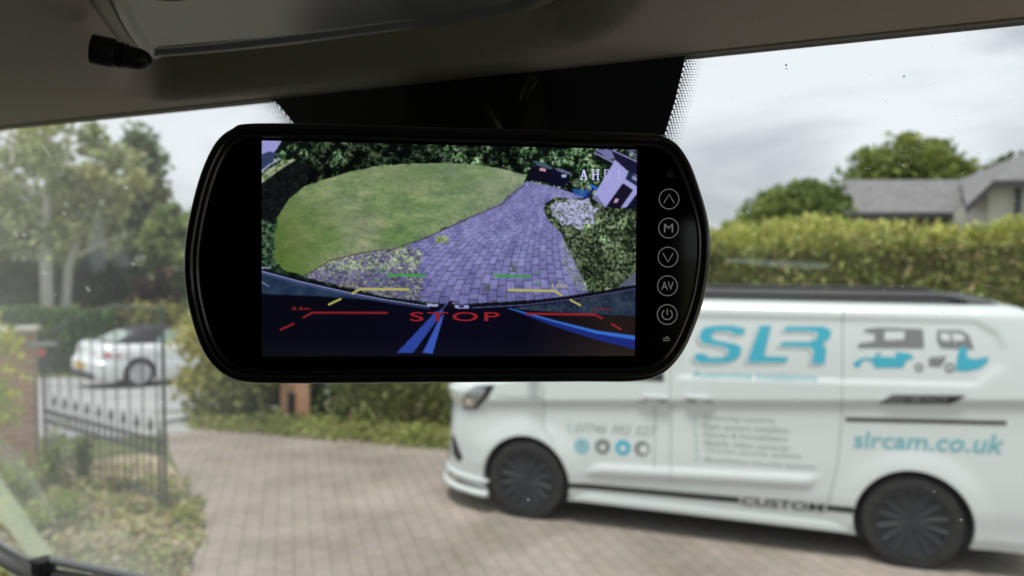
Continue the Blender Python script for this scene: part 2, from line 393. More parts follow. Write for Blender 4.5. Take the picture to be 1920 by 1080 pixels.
# clipped hedge across the road with low mixed shrubs
a, b = Vector((-17.5, 21.6, 0)), Vector((-11.2, 22.2, 0))
t = empty('clipped_hedge', (a + b) / 2 + Vector((0, 0, hgt(22))), 0, 'neatly clipped green hedge across the road below the birch trunks', 'hedge')
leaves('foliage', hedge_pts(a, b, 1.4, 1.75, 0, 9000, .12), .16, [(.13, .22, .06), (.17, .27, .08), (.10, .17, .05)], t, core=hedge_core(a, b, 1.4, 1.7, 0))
a, b = Vector((-11.3, 22.6, 0)), Vector((-3.0, 23.5, 0))
t = empty('yellow_hedge', (a + b) / 2 + Vector((0, 0, hgt(22))), 0, 'yellow green mixed hedge just above the silver car', 'hedge')
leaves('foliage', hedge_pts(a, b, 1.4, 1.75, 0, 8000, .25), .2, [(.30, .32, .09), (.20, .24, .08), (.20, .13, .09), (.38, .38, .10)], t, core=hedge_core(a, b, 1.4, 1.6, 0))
TG = 'trees across the road'
tree('dark_evergreen', 'low dark evergreen mass behind the clipped hedge at far left', 25, 60, 540, 120, 62, G_DARK, n=50, leaf=.24, group=TG)
tree('dark_evergreen', 'dark rounded evergreen between the leaning birch and the copper bush', 26, 215, 530, 70, 78, G_DARK, n=45, leaf=.24, group=TG)
tree('copper_tree', 'small copper leaved tree above the silver car', 24.5, 292, 555, 42, 62, G_COP, n=30, leaf=.2, group=TG)
tree('birch_tree', 'tall upright pale trunked birch at the far left', 24, 55, 345, 135, 165, G_OLIVE, n=75, per=50, leaf=.22, trunk=[(85, .22), (86, 470), (90, 350), (97, 262)], bark=BIRCH, group=TG, cl=.26)
tree('birch_tree', 'leaning pale trunked birch just right of the upright one', 24.5, 185, 345, 85, 145, G_OLIVE, n=55, per=50, leaf=.22, trunk=[(112, .17), (128, 500), (160, 415), (178, 320)], bark=BIRCH, group=TG, cl=.26)
tree('conifer', 'tall narrow conifer rising left of the mirror screen', 29, 268, 375, 50, 180, [(.34, .38, .21), (.42, .44, .27), (.29, .33, .18)], n=80, per=70, leaf=.24, group=TG, cl=.5)
tree('broadleaf_tree', 'fresh green broad tree at the left edge of the mirror screen', 27, 338, 478, 72, 118, [(.30, .38, .13), (.24, .31, .10), (.37, .44, .17)], n=60, leaf=.24, group=TG)
tree('broadleaf_tree', 'tall yellow green tree whose top shows above the mirror screen', 30, 545, 405, 95, 205, [(.24, .26, .08), (.15, .18, .06), (.20, .20, .08)], n=90, leaf=.26, group=TG)
tree('broadleaf_tree', 'wide olive tree closing the view left of the birches', 33, -60, 420, 150, 170, G_OLIVE, n=80, leaf=.28, group=TG)
tree('broadleaf_tree', 'mid green tree filling behind the leaning birch', 34, 150, 470, 130, 110, [(.32, .36, .18), (.27, .31, .15), (.38, .41, .22)], n=80, leaf=.3, group=TG)
TB = 'trees behind the bungalow'
tree('garden_tree', 'large rounded green tree above the grey tiled roof', 27, 1708, 338, 132, 92, [(.22, .28, .06), (.28, .34, .09), (.16, .21, .05)], n=130, leaf=.2, group=TB, per=90, shell=.35)
tree('garden_tree', 'smaller dark green tree left of the grey tiled roof', 21, 1500, 400, 118, 66, [(.19, .25, .07), (.24, .30, .08), (.14, .19, .05)], n=110, leaf=.16, group=TB, per=90)
tree('garden_tree', 'low round green tree just above the left end of the hedge', 23, 1400, 432, 62, 34, [(.24, .30, .08), (.30, .36, .10)], n=50, leaf=.16, group=TB)
tree('garden_tree', 'sparse tree just showing over the cream gable roof at right', 30, 1900, 340, 60, 65, G_MID, n=40, leaf=.2, group=TB)

# ------------------------------------------------------------------ bungalow
M_TILE = noisy('grey_roof_tiles', (.15, .148, .152), (.25, .24, .24), 5, .85, 5, stretch=(1, 1, 4))
M_REND = noisy('cream_render', (.52, .50, .44), (.60, .58, .51), 2, .9)
M_BRN = noisy('brown_brick_wall', (.12, .085, .065), (.18, .13, .10), 6, .9)
hY = 20.0
hb = empty('bungalow', (atY(1760, 400, hY).x, hY + 3, hgt(hY)), 0, 'cream and brown bungalow with grey tiled roofs behind the hedge', 'house')
def HP_(x, y, dY=0): return atY(x, y, hY + dY)
e0, e1 = HP_(1572, 403), HP_(1865, 392); e1.z = e0.z = 3.25
rd = 2.7; rz = 4.62
x0, x1 = e0.x, 17.5; rz = 4.30; sk = .46
V = [(x0, hY, 3.22), (x1, hY, 3.22), (x1, hY + rd, rz), (x0 + rd * sk, hY + rd, rz), (x0 + 2 * rd * sk, hY + 2 * rd, 3.22), (x1, hY + 2 * rd, 3.22)]
V += [(a_, b_, c_ + .12) for a_, b_, c_ in V]
mesh('roof', V, [(6, 7, 8, 9), (9, 8, 11, 10), (0, 3, 2, 1), (3, 4, 5, 2), (0, 1, 7, 6), (4, 10, 11, 5), (0, 6, 9, 3), (3, 9, 10, 4), (1, 2, 8, 7), (2, 5, 11, 8)], M_TILE, hb)
zb_ = hgt(20); xa_, xb_ = x0 + .5, x0 + 2 * rd * sk + .3
mesh('wall', [(xa_, hY + .4, zb_), (17.3, hY + .4, zb_), (17.3, hY + 5, zb_), (xb_, hY + 5, zb_), (xa_, hY + .4, 3.3), (17.3, hY + .4, 3.3), (17.3, hY + 5, 3.3), (xb_, hY + 5, 3.3)], [(0, 1, 5, 4), (1, 2, 6, 5), (2, 3, 7, 6), (3, 0, 4, 7), (4, 5, 6, 7)], M_BRN, hb)
m_ = MB(); m_.box(((x0 + x1) / 2, hY - .03, 3.23), (x1 - x0, .05, .15)); m_.build('fascia', mat('dark_fascia', (.05, .045, .045), .6), hb)
YA, YB = 18.0, 22.2
FA = [atY(1812, 386, YA), atY(1864, 338, YA), atY(2150, 334, YA)]; FB = [atY(1800, 337, YB), atY(1922, 286, YB), atY(2120, 262, YB)]
V = [tuple(p) for p in FA + FB]; V += [(a_, b_, c_ - .16) for a_, b_, c_ in V]
mesh('roof', V, [(0, 1, 4, 3), (1, 2, 5, 4), (6, 9, 10, 7), (7, 10, 11, 8), (3, 4, 10, 9), (4, 5, 11, 10), (0, 3, 9, 6), (2, 8, 11, 5)], M_TILE, hb)
m_ = MB(); m_.add([(a_, b_ - .01, c_ + dz) for dz in (.0, -.18) for a_, b_, c_ in V[:3]], [(0, 3, 4, 1), (1, 4, 5, 2)]); m_.build('barge_board', mat('dark_barge', (.06, .055, .055), .6), hb)
wl_, wr_ = atY(1853, 400, 18.5).x, 16.5; wt_ = atY(1900, 346, 18.5).z
mesh('wall', [(wl_, 18.5, zb_), (wr_, 18.5, zb_), (wr_, 20.2, zb_), (wl_, 20.2, zb_), (wl_, 18.5, wt_), (wr_, 18.5, wt_), (wr_, 20.2, wt_ - .4), (wl_, 20.2, 3.2)], [(0, 1, 5, 4), (1, 2, 6, 5), (2, 3, 7, 6), (3, 0, 4, 7), (4, 5, 6, 7)], M_REND, hb)
g0 = 18.5
m_ = MB(); m_.box((wl_ + 2.2, g0 - .02, 2.6), (1.3, .06, 1.1)); w_ = m_.build('window', mat('window_brown', (.08, .05, .035), .4), hb)
m_ = MB(); m_.box((wl_ + 2.2, g0 - .055, 2.6), (1.1, .02, .92)); m_.build('pane', DGLASS, w_)
m_ = MB(); m_.tube([(atY(1912, 380, 18.4).x, g0 - .06, hgt(20)), (atY(1912, 380, 18.4).x, g0 - .06, wt_ - .05)], .06, 8); m_.build('drainpipe', mat('grey_pipe', (.07, .08, .1), .5), hb)

# ------------------------------------------------------------------ brick gate posts, gate
def brickmat(name, c1, c2, mo):
    m = mat(name, c1, .9); nt = m.node_tree; b = nt.nodes['Principled BSDF']; t = nt.nodes.new('ShaderNodeTexCoord'); mp_ = nt.nodes.new('ShaderNodeMapping')
    mp_.inputs['Rotation'].default_value = (R(90), 0, 0); br = nt.nodes.new('ShaderNodeTexBrick'); br.inputs['Scale'].default_value = 1
    br.inputs['Brick Width'].default_value = .215; br.inputs['Row Height'].default_value = .072; br.inputs['Mortar Size'].default_value = .009
    br.inputs['Color1'].default_value = (*c1, 1); br.inputs['Color2'].default_value = (*c2, 1); br.inputs['Mortar'].default_value = (*mo, 1)
    nt.links.new(t.outputs['Object'], mp_.inputs[0]); nt.links.new(mp_.outputs[0], br.inputs[0]); nt.links.new(br.outputs[0], b.inputs['Base Color'])
    n = nt.nodes.new('ShaderNodeTexNoise'); n.inputs['Scale'].default_value = 30; bp = nt.nodes.new('ShaderNodeBump'); bp.inputs['Strength'].default_value = .3
    nt.links.new(t.outputs['Object'], n.inputs[0]); nt.links.new(n.outputs[0], bp.inputs['Height']); nt.links.new(bp.outputs[0], b.inputs['Normal'])
    return m
BR1 = brickmat('brown_brick', (.46, .26, .17), (.38, .20, .13), (.48, .38, .30)); BR2 = brickmat('orange_brick', (.66, .33, .19), (.58, .27, .15), (.58, .46, .36))
CAP = noisy('stone_cap', (.33, .30, .27), (.45, .42, .38), 10, .9)
pc = Vector((-5.12, 7.95, 0))
t = empty('gate_pillar', pc, R(0), 'brown brick gate pillar with stone cap at the left edge', 'gate pillar')
PRM = Matrix.Rotation(R(24), 3, 'Z')
MB().bevbox((pc.x, pc.y, .72), (.33, .33, 1.44), .006, PRM).build('shaft', BR1, t)
MB().bevbox((pc.x, pc.y, 1.475), (.41, .41, .06), .015, PRM).build('cap', CAP, t)
m_ = MB(); m_.box((pc.x + .32, pc.y - .08, 1.34), (.30, .05, .04)); m_.build('hinge_bracket', mat('galvanised', (.4, .42, .43), .5, .6), t)
MB().lathe([(.0, -.014), (.038, -.012), (.044, 0), (.038, .012), (0, .014)], Matrix.Translation((pc.x + .36, pc.y - .16, 1.255)) @ Matrix.Rotation(R(90), 4, 'X'), 20).build('red_reflector', mat('red_reflector', (.50, .08, .08), .5), t)
pf = gnd(553, 792)
pf.z += 0; t = empty('brick_post', pf, 0, 'orange brick gate post below the mirror screen', 'gate pillar')
MB().bevbox((pf.x, pf.y + .22, pf.z + .75), (.43, .43, 1.5), .006).build('shaft', BR2, t)
MB().bevbox((pf.x, pf.y + .22, pf.z + 1.53), (.54, .54, .06), .015).build('cap', CAP, t)
pg = gnd(547, 797)
t = empty('black_bollard', pg, 0, 'short black post standing against the orange brick post', 'bollard')
MB().lathe([(.055, 0), (.055, .42), (.065, .43), (.065, .46), (.03, .48)], Matrix.Translation(pg), 16).build('post', BLACK, t)
MB().lathe([(.075, 0), (.075, .03), (.055, .04)], Matrix.Translation(pg), 16).build('base', BLACK, t)

IRON = mat('black_iron', (.07, .085, .08), .6)
ga, gb = Vector((-4.90, 8.04, 0)), Vector((-3.02, 6.66, 0))
gd = (gb - ga); GL = gd.length; gd.normalize()
gt = empty('iron_gate', ga, 0, 'open black wrought iron gate with arched top and spearheads', 'gate')
def gp(u, z): q = ga + gd * u; return Vector((q.x, q.y, z))
def topz(u):
    f = u / GL; return 1.42 + .36 * (math.sin(min(1, f / .72) * math.pi / 2) ** 1.3)
fr = MB(); fr.tube([gp(0, .06), gp(0, topz(0))], .016, 8); fr.build('hinge_stile', IRON, gt, smooth=40)
MB().tube([gp(GL - .075, .06), gp(GL - .075, .74)], .010, 8).build('inner_stile', IRON, gt, smooth=40)
MB().tube([gp(GL, .04), gp(GL, topz(GL) + .02)], .017, 8).build('latch_stile', IRON, gt, smooth=40)
MB().tube([gp(GL * k / 24, topz(GL * k / 24)) for k in range(25)], .011, 8).build('arched_rail', IRON, gt, smooth=40)
for z in (.63, .50, .12): MB().tube([gp(0, z), gp(GL, z)], .011, 6).build('rail', IRON, gt, smooth=40)
nb = 10
for k in range(nb):
    u = GL * (k + .5) / nb
    MB().tube([gp(u, .1), gp(u, topz(u))], .0068, 6).build('long_bar', IRON, gt, smooth=40)
    u2 = GL * (k + 1) / nb - .0
    if k < nb - 1:
        MB().tube([gp(u2, .1), gp(u2, .70), gp(u2, .72), gp(u2, .755), gp(u2, .83)], [.0085, .0085, .024, .020, .001], 6).build('dog_bar', IRON, gt, smooth=40)
    rg = MB(); cpt = gp(u + GL / nb * .25, .565)
    for q in (0.0, .5):
        cpt = gp(u + GL / nb * (q - .25), .565)
        rg.tube([cpt + gd * (.045 * math.cos(a_ * math.pi / 6)) + Vector((0, 0, .055 * math.sin(a_ * math.pi / 6))) for a_ in range(13)], .0075, 5)
    rg.build('scroll_ring', IRON, gt)
def weed(name, label, x, y, h, w, n, pal, group, leaf=.05):
    p = gnd(x, y); t = empty(name, p, 0, label, 'plant', group)
    s = MB(); C = []
    for k in range(max(3, n // 25)):
        a = RNG.random() * 6.28; l = w * RNG.random(); en = p + Vector((math.cos(a) * l, math.sin(a) * l * .7, h * (.6 + .4 * RNG.random())))
        md = p.lerp(en, .5) + Vector((0, 0, h * .12)); s.tube([p, md, en], [.005, .004, .002], 4)
        for q in range(25):
            f = .15 + .85 * RNG.random(); c = (p.lerp(md, f * 2) if f < .5 else md.lerp(en, f * 2 - 1)); C.append(c + Vector(RNG.normal(size=3) * .035))
    s.build('stem', mat('stem_green', (.14, .18, .06), .8), t)
    leaves('foliage', [tuple(c) for c in C], leaf, pal, t, aspect=.45)
WG = 'weeds round the iron gate'
PW = [(.30, .40, .10), (.38, .46, .14), (.22, .31, .08)]
weed('tall_weed', 'leafy green weed at the foot of the brown brick pillar', 100, 920, .62, .28, 500, PW, WG)
weed('tall_weed', 'dark green ivy like plant climbing the middle of the iron gate', 157, 915, .55, .10, 350, [(.08, .12, .04), (.12, .16, .05)], WG, .045)
weed('tall_weed', 'bushy green weed low at the left edge below the yellow shrub', 40, 960, .50, .35, 600, PW, WG)
weed('tall_weed', 'bright green weed spreading left of the leaf litter', 130, 985, .30, .28, 500, PW, WG)
weed('tall_weed', 'wide green weed in the bottom left beside the pale streak', 70, 1010, .30, .3, 500, PW, WG)
weed('tall_weed', 'small yellow green weed at the free end of the gate', 345, 985, .12, .2, 300, [(.30, .34, .10), (.22, .27, .08)], WG)
weed('tall_weed', 'low yellow green weed under the gate beside the latch end', 225, 925, .14, .25, 300, [(.30, .32, .10), (.33, .29, .12)], WG)
weed('yellow_flower', 'bright yellow blooms at the extreme bottom left corner', 0, 1000, .3, .12, 250, [(.75, .60, .04), (.5, .5, .08)], WG, .05)

# ------------------------------------------------------------------ silver convertible beyond the gate
def sliced_body(sl, Ls):
    """sl: list of (z, [outline points]) same count -> closed mesh"""
    V = []; Fc = []; n = len(sl[0][1])
    for z, o in sl: V += [(p[0], p[1], z if len(p) < 3 else p[2]) for p in o]
    for i in range(len(sl) - 1):
        for k in range(n): Fc.append((i * n + k, i * n + (k + 1) % n, (i + 1) * n + (k + 1) % n, (i + 1) * n + k))
    Fc.append(list(range(n))[::-1]); Fc.append([(len(sl) - 1) * n + k for k in range(n)])
    return V, Fc
def boolean_cut(o, cutters):
    for c in cutters:
        md = o.modifiers.new('cut', 'BOOLEAN'); md.object = c; md.operation = 'DIFFERENCE'; md.solver = 'EXACT'
    bpy.context.view_layer.update()
    me = bpy.data.meshes.new_from_object(o.evaluated_get(bpy.context.evaluated_depsgraph_get()))
    o.modifiers.clear(); o.data = me
    for c in cutters: bpy.data.objects.remove(c)
def wheel(parent, c, rad, wid, rimr, rimm, spokes, face):
    """face: -1 -> outer face towards local -y"""
    M = Matrix.Translation(c) @ Matrix.Rotation(R(90) if face < 0 else R(-90), 4, 'X')
    w = empty('wheel', (0, 0, 0)); w.parent = parent; w.location = c
    Ml = Matrix.Rotation(R(90) if face < 0 else R(-90), 4, 'X'); hw = wid / 2
    MB().lathe([(rimr, -hw), (rad * .93, -hw), (rad, -hw * .7), (rad, hw * .7), (rad * .975, hw * .93), (rad * .93, hw), (rimr * 1.02, hw * .96), (rimr, hw * .8)], Ml, 48, True).build('tyre', RUBBER, w, False, 35)
    rm = MB(); rm.lathe([(rimr, hw * .8), (rimr * .985, hw * .98), (rimr * .93, hw * .96), (rimr * .91, hw * .6), (rimr * .9, -hw * .9)], Ml, 48)
    MB().lathe([(0, -hw * .3), (rimr * .89, -hw * .4)], Ml, 32).build('brake_disc', BLACK, w, False, 40)
    rm.lathe([(0, hw * .86), (rimr * .16, hw * .84), (rimr * .2, hw * .7), (rimr * .22, hw * .2)], Ml, 24)
    for k in range(spokes):
        for dq in (-.15, .15):
            a0 = 2 * math.pi * k / spokes; a = a0 + dq * 1.3; b_ = a0 + dq
            p0 = Vector((math.cos(a) * rimr * .16, math.sin(a) * rimr * .16, hw * .72)); p1 = Vector((math.cos(b_ + dq * .5) * rimr * .95, math.sin(b_ + dq * .5) * rimr * .95, hw * .88))
            rm.tube([Ml @ p0, Ml @ p0.lerp(p1, .5) + Ml @ Vector((0, 0, -.004)), Ml @ p1], [rimr * .075, rimr * .06, rimr * .07], 6)
    rm.build('rim', rimm, w, False, 40)
    return w
SILVER = mat('silver_paint', (.82, .84, .85), .3, .12, coat=.5)
cp_ = gnd(262, 727); CA = R(47)
car = empty('silver_convertible', (0, 0, 0), CA, 'silver convertible with black soft top parked beyond the iron gate', 'car')
# local: +x forward (to the right and away), origin = near rear wheel contact on the camera side; y away from camera
car.location = cp_ + Vector((0, 0, 0)); cw = 1.78
car.rotation_euler = Vector((math.cos(CA), math.sin(CA), -SLOPE * math.sin(CA))).to_track_quat('X', 'Z').to_euler()
def car_outline(x0, x1, ins, rf, n=10):
    o = []
    for cx_, cy_, a0, rr in ((x1 - rf, ins + rf * .7, -90, rf), (x1 - rf, cw - ins - rf * .7, 0, rf), (x0 + rf * .8, cw - ins - rf * .6, 90, rf * .8), (x0 + rf * .8, ins + rf * .6, 180, rf * .8)):
        sy = .7 if rr == rf else .75
        for k in range(n):
            a = R(a0 + 90 * k / (n - 1)); o.append((cx_ + rr * math.cos(a), cy_ + rr * sy * math.sin(a)))
    return o
sl = [(.18, car_outline(-.80, 3.35, .08, .5)), (.24, car_outline(-.88, 3.45, .03, .5)), (.42, car_outline(-.93, 3.52, 0, .5)), (.55, car_outline(-.94, 3.52, 0, .52)), (.60, car_outline(-.88, 3.50, .02, .5)),
      (.74, car_outline(-.84, 3.36, .0, .5)), (.82, car_outline(-.83, 3.10, .01, .5)), (.90, car_outline(-.82, 2.65, .05, .48)), (.945, car_outline(-.78, 2.15, .09, .45)), (.965, car_outline(-.70, 2.02, .13, .4))]
V, Fc = sliced_body(sl, 0); cb = mesh('body', V, Fc, SILVER, car, False)
cut = []
for sx in (0, 2.72):
    for yy in (-.05, cw + .05):
        q = MB(); q.lathe([(.36, -.28), (.36, .28)], Matrix.Translation((sx, yy, .32)) @ Matrix.Rotation(R(90), 4, 'X'), 40); c_ = q.build('cutter', BLACK); c_.location = (0, 0, 0); cut.append(c_)
M0 = car.matrix_basis.copy(); cb.parent = None; boolean_cut(cb, cut); cb.parent = car; autosmooth(cb, 35)
ALLOY = mat('silver_alloy', (.55, .56, .57), .35, .7)
for sx in (0, 2.72):
    wheel(car, (sx, .10, .32), .32, .22, .235, ALLOY, 7, -1); wheel(car, (sx, cw - .10, .32), .32, .22, .235, ALLOY, 7, 1)
    q = MB(); q.box((sx, cw / 2, .36), (.7, cw - .5, .5)); q.build('wheel_liner', BLACK, car, False)
def roofo(x0, x1, ins): return car_outline(x0, x1, ins, .3)
sl = [(.96, roofo(-.42, 1.95, .16)), (1.10, roofo(-.22, 1.62, .22)), (1.24, roofo(.08, 1.28, .28)), (1.31, roofo(.30, 1.08, .34)), (1.335, roofo(.45, .95, .42))]
V, Fc = sliced_body(sl, 0); st_ = mesh('soft_top', V, Fc, mat('soft_top_cloth', (.035, .035, .042), .9), car, False); autosmooth(st_, 50)
CG = mat('car_window', (.26, .36, .31), .08, spec=.8)  # green reflection is put into the glass colour
mesh('side_window', [(.38, .150, .985), (1.76, .150, .985), (1.28, .262, 1.262), (.58, .262, 1.262)], [(0, 1, 2, 3)], CG, car, False)
mesh('rear_window', [(-.425, .30, 1.0), (-.425, 1.48, 1.0), (-.02, 1.34, 1.215), (-.02, .44, 1.215)], [(0, 1, 2, 3)], mat('pale_rear_glass', (.45, .52, .50), .15, spec=.8), car, False)  # pale base colour paints the reflected sky into the rear glass
mesh('windscreen', [(1.87, .35, 1.0), (1.87, 1.43, 1.0), (1.30, 1.35, 1.26), (1.30, .43, 1.26)], [(3, 2, 1, 0)], CG, car, False)
TL_ = mat('tail_lamp', (.55, .06, .04), .25)
for s_ in (0, 1):
    f_ = (lambda y: y) if s_ == 0 else (lambda y: cw - y)
    MB().add([(-.70, f_(.045), .70), (-.45, f_(-.008), .70), (-.42, f_(-.006), .77), (-.72, f_(.06), .78), (-.855, f_(.32), .69), (-.855, f_(.36), .78)], [(0, 1, 2, 3), (4, 0, 3, 5)]).build('tail_light', TL_, car, False)
MB().bevbox((-.945, cw / 2 + .05, .46), (.02, .52, .13), .005).build('number_plate', mat('yellow_plate', (.72, .42, .08), .5), car, False)
MB().box((-.90, cw / 2, .26), (.1, 1.3, .12)).build('rear_diffuser', BLACK, car, False)
m_ = MB(); m_.tube([(.05, -.004, .86), (1.6, -.004, .86)], .008, 5); m_.build('door_trim', mat('car_chrome', (.7, .7, .7), .2, 1), car, False)
m_ = MB(); m_.bevbox((1.55, -.09, 1.0), (.16, .2, .13), .03); m_.build('door_mirror', SILVER, car, False)

# ------------------------------------------------------------------ white panel van
VF = Vector((0.11333669, 6.48017635, 0)); vu = Vector((0.933647, -0.35819446, 0)); vn = Vector((.35819446, .933647, 0))
VA = math.atan2(vu.y, vu.x); VO = Vector((1.5, .99, 0))       # local origin = centre of the van
van = empty('panel_van', VF + vu * VO.x + vn * VO.y, VA, 'white panel van with cyan SLR lettering parked in front of the hedge', 'van')
PANEL = [(.95, 1.255), (1.27, 1.775), (3.30, 1.785), (3.43, 1.70), (3.47, 1.60), (3.46, 1.50), (3.30, 1.36), (2.46, 1.332)]
PANEL = [(1.27, 1.30), (1.27, 1.765), (3.30, 1.785), (3.43, 1.70), (3.47, 1.60), (3.46, 1.50), (3.30, 1.36), (2.46, 1.335)]
RIB = [(.52, .44), (.62, .545), (2.31, .625), (2.25, .52)]
def sdf(poly, x, y):
    d = 1e9; ins = False; n = len(poly)
    for i in range(n):
        x1_, y1_ = poly[i]; x2_, y2_ = poly[(i + 1) % n]; ex, ey = x2_ - x1_, y2_ - y1_
        t_ = max(0, min(1, ((x - x1_) * ex + (y - y1_) * ey) / (ex * ex + ey * ey)))
        d = min(d, math.hypot(x - x1_ - ex * t_, y - y1_ - ey * t_))
        if (y1_ > y) != (y2_ > y) and x < x1_ + (y - y1_) * ex / ey: ins = not ins
    return -d if ins else d
def sst(a, b, x): t_ = max(0, min(1, (x - a) / (b - a))); return t_ * t_ * (3 - 2 * t_)
def interp(x, tab):
    if x <= tab[0][0]: return tab[0][1]
    for (a, va), (b, vb) in zip(tab, tab[1:]):
        if x <= b: return va + (vb - va) * (x - a) / (b - a)
    return tab[-1][1]
S0 = [(.2, -.90), (.3, -.95), (.5, -.93), (.9, -.92), (1.05, -.92), (1.10, -.86), (1.14, -.72), (1.18, -.50), (1.21, -.32), (1.80, .50), (1.95, .85)]
def v_s0(z): return interp(z, S0)
def v_a(z): return interp(z, [(.9, .62), (1.15, .45), (1.3, .35), (1.9, .3)])
def v_b(z): return interp(z, [(.9, .60), (1.2, .45), (1.3, .35), (1.9, .3)])
def v_inset(s, z):
    zc = .988 + .068 * (s + .24)
    if z < .27: y = .05 - (z - .2) * .4
    elif z < zc - .035: y = .022 - .022 * sst(.27, .5, z) + .036 * sst(.55, zc - .05, z)
    elif z < zc + .025: y = .036 - .032 * max(0, min(1, (z - zc + .035) / .055))
    else: y = .004 + (z - zc - .025) * .10 + .05 * sst(zc + .03, 1.30, z) * 0 + (max(0, z - 1.3) ** 2) * .12
    if 1.0 < s < 3.6 and z > 1.2: y += .016 * (1 - sst(-.02, .03, sdf(PANEL, s, z)))
    if .3 < s < 2.5 and .38 < z < .68: y -= .022 * (1 - sst(-.035, .012, sdf(RIB, s, z)))
    for sx in (0, 2.935):
        r_ = math.hypot(s - sx, z - .335); y -= .020 * (1 - sst(.40, .56, r_))
    if z > .9 and s < .3: y += .0
    return y
S1 = lambda z: 3.74 - .07 * max(0, z - 1)
def v_side(s, z, zs=None):
    s0, a, b = v_s0(z), v_a(z), v_b(z); y = v_inset(s, z); q = (s0 + a - s) / a
    if q > 0: y += b * (1 - math.sqrt(max(0, 1 - min(1, q) ** 2)))
    return y
def v_outline(z, ex=0.0, back=0.0):
    s0, a, b = v_s0(z) + back, v_a(z), v_b(z); rc = .10; s1 = S1(z) - back; P = []
    def IN(s): return v_inset(s, z) + ex
    ns = 118
    for k in range(ns): s = s1 - rc + (s0 + a - s1 + rc) * k / (ns - 1); P.append((s, IN(s)))
    yb = IN(s0 + a * .2)
    for k in range(1, 15):
        th = k / 15 * math.pi / 2; s = s0 + a - a * math.sin(th); P.append((s, IN(s) + b * (1 - math.cos(th))))
    y1 = IN(s0) + b
    for k in range(9):
        f = -1 + k / 4; P.append((s0 - .05 * (1 - f * f), .99 + f * (.99 - y1)))
    near = P[:ns + 14]
    P += [(s, 1.98 - y) for s, y in reversed(near)]
    yr = IN(s1 - rc)
    far = [];
    for k in range(1, 6): th = k / 6 * math.pi / 2; far.append((s1 - rc + rc * math.sin(th), yr + rc * (1 - math.cos(th))))
    P += [(s, 1.98 - y) for s, y in far]
    for k in range(5): f = 1 - k / 2; P.append((s1 + .02 * (1 - f * f), .99 + f * (.99 - yr - rc)))
    P += far[::-1]
    return P
zs = [.2, .215, .235, .255, .27, .3, .33] + [.36 + .0175 * k for k in range(38)] + [1.03 + .01 * k for k in range(40)] + [1.43 + .02 * k for k in range(19)]
sl = [(z, v_outline(z)) for z in zs]
zl = zs[-1]
for k in range(1, 9):
    ph = k / 8 * math.pi / 2; z = zl + (1.895 - zl) * math.sin(ph); sl.append((z, v_outline(min(z, 1.80), ex=.13 * (1 - math.cos(ph)), back=.16 * (1 - math.cos(ph)))))
sl = [(z, [(s - VO.x, y - VO.y) for s, y in o]) for z, o in sl]
V, Fc = sliced_body(sl, 0)
vb = mesh('body', V, Fc, WHITE, None, False)
cut = []
for sx in (0, 2.935):
    for yy, sg in ((-.1, 1), (2.08, -1)):
        q = MB(); q.lathe([(.39, -.40), (.39, .40)], Matrix.Translation((sx - VO.x, yy - VO.y, .335)) @ Matrix.Rotation(R(90), 4, 'X'), 64); cut.append(q.build('cutter', BLACK))
boolean_cut(vb, cut); vb.parent = van; autosmooth(vb, 28)
LN = mat('liner_black', (.008, .008, .009), .9)
for sx in (0, 2.935):
    for y0_, y1_ in ((.055, .30), (1.68, 1.925)):
        q = MB(); q.lathe([(.388, y0_), (.388, y1_), (.0, y1_)] if y0_ < 1 else [(.0, y0_), (.388, y0_), (.388, y1_)], Matrix.Translation((sx - VO.x, -VO.y, .335)) @ Matrix.Rotation(R(-90), 4, 'X'), 48)
        q.v = [(a_, b_, max(c_, .16)) for a_, b_, c_ in q.v]
        q.build('wheel_arch_liner', LN, van, False, 40)
    wheel(van, (sx - VO.x, .125 - VO.y, .337), .337, .235, .245, RIMB, 7, -1)
    wheel(van, (sx - VO.x, 1.855 - VO.y, .337), .337, .235, .245, RIMB, 7, 1)
    for yc in (.0025, 1.9775):
        pass
def v_px(x, y):
    """photo pixel -> (s, z) on the near side surface of the van"""
    r = ray(x, y); off = 0.0
    for k in range(25):
        t_ = (VF + vn * off - O).dot(vn) / r.dot(vn); Pp = O + r * t_; s = (Pp - VF).dot(vu); z = Pp.z
        off = off * .5 + .5 * v_side(max(s, v_s0(z) + .05), z)
    return (s, z)
def v_patch(name, polys, m, off=.003, px=True, parent=None, step=.06):
    bm = bmesh.new()
    for poly in polys:
        q = [v_px(*p) for p in poly] if px else poly
        vs = [bm.verts.new((p[0], p[1], 0)) for p in q]
        for t_ in tess(q):
            try: bm.faces.new([vs[i] for i in t_])
            except ValueError: pass
    xs = [v.co.x for v in bm.verts]; ys = [v.co.y for v in bm.verts]
    for ax, lo, hi in ((0, min(xs), max(xs)), (1, min(ys), max(ys))):
        k = lo + step
        while k < hi:
            bmesh.ops.bisect_plane(bm, geom=bm.verts[:] + bm.edges[:] + bm.faces[:], plane_co=(k if ax == 0 else 0, k if ax else 0, 0), plane_no=(1 - ax, ax, 0)); k += step
    for v in bm.verts:
        s, z = v.co.x, v.co.y; v.co = (s - VO.x, v_side(s, z) - off - VO.y, z)
    bmesh.ops.recalc_face_normals(bm, faces=bm.faces)
    me = bpy.data.meshes.new(name); bm.to_mesh(me); bm.free(); me.materials.append(m)
    me.polygons.foreach_set('use_smooth', [True] * len(me.polygons))
    o = bpy.data.objects.new(name, me); COL.objects.link(o); o.parent = parent or van; return o
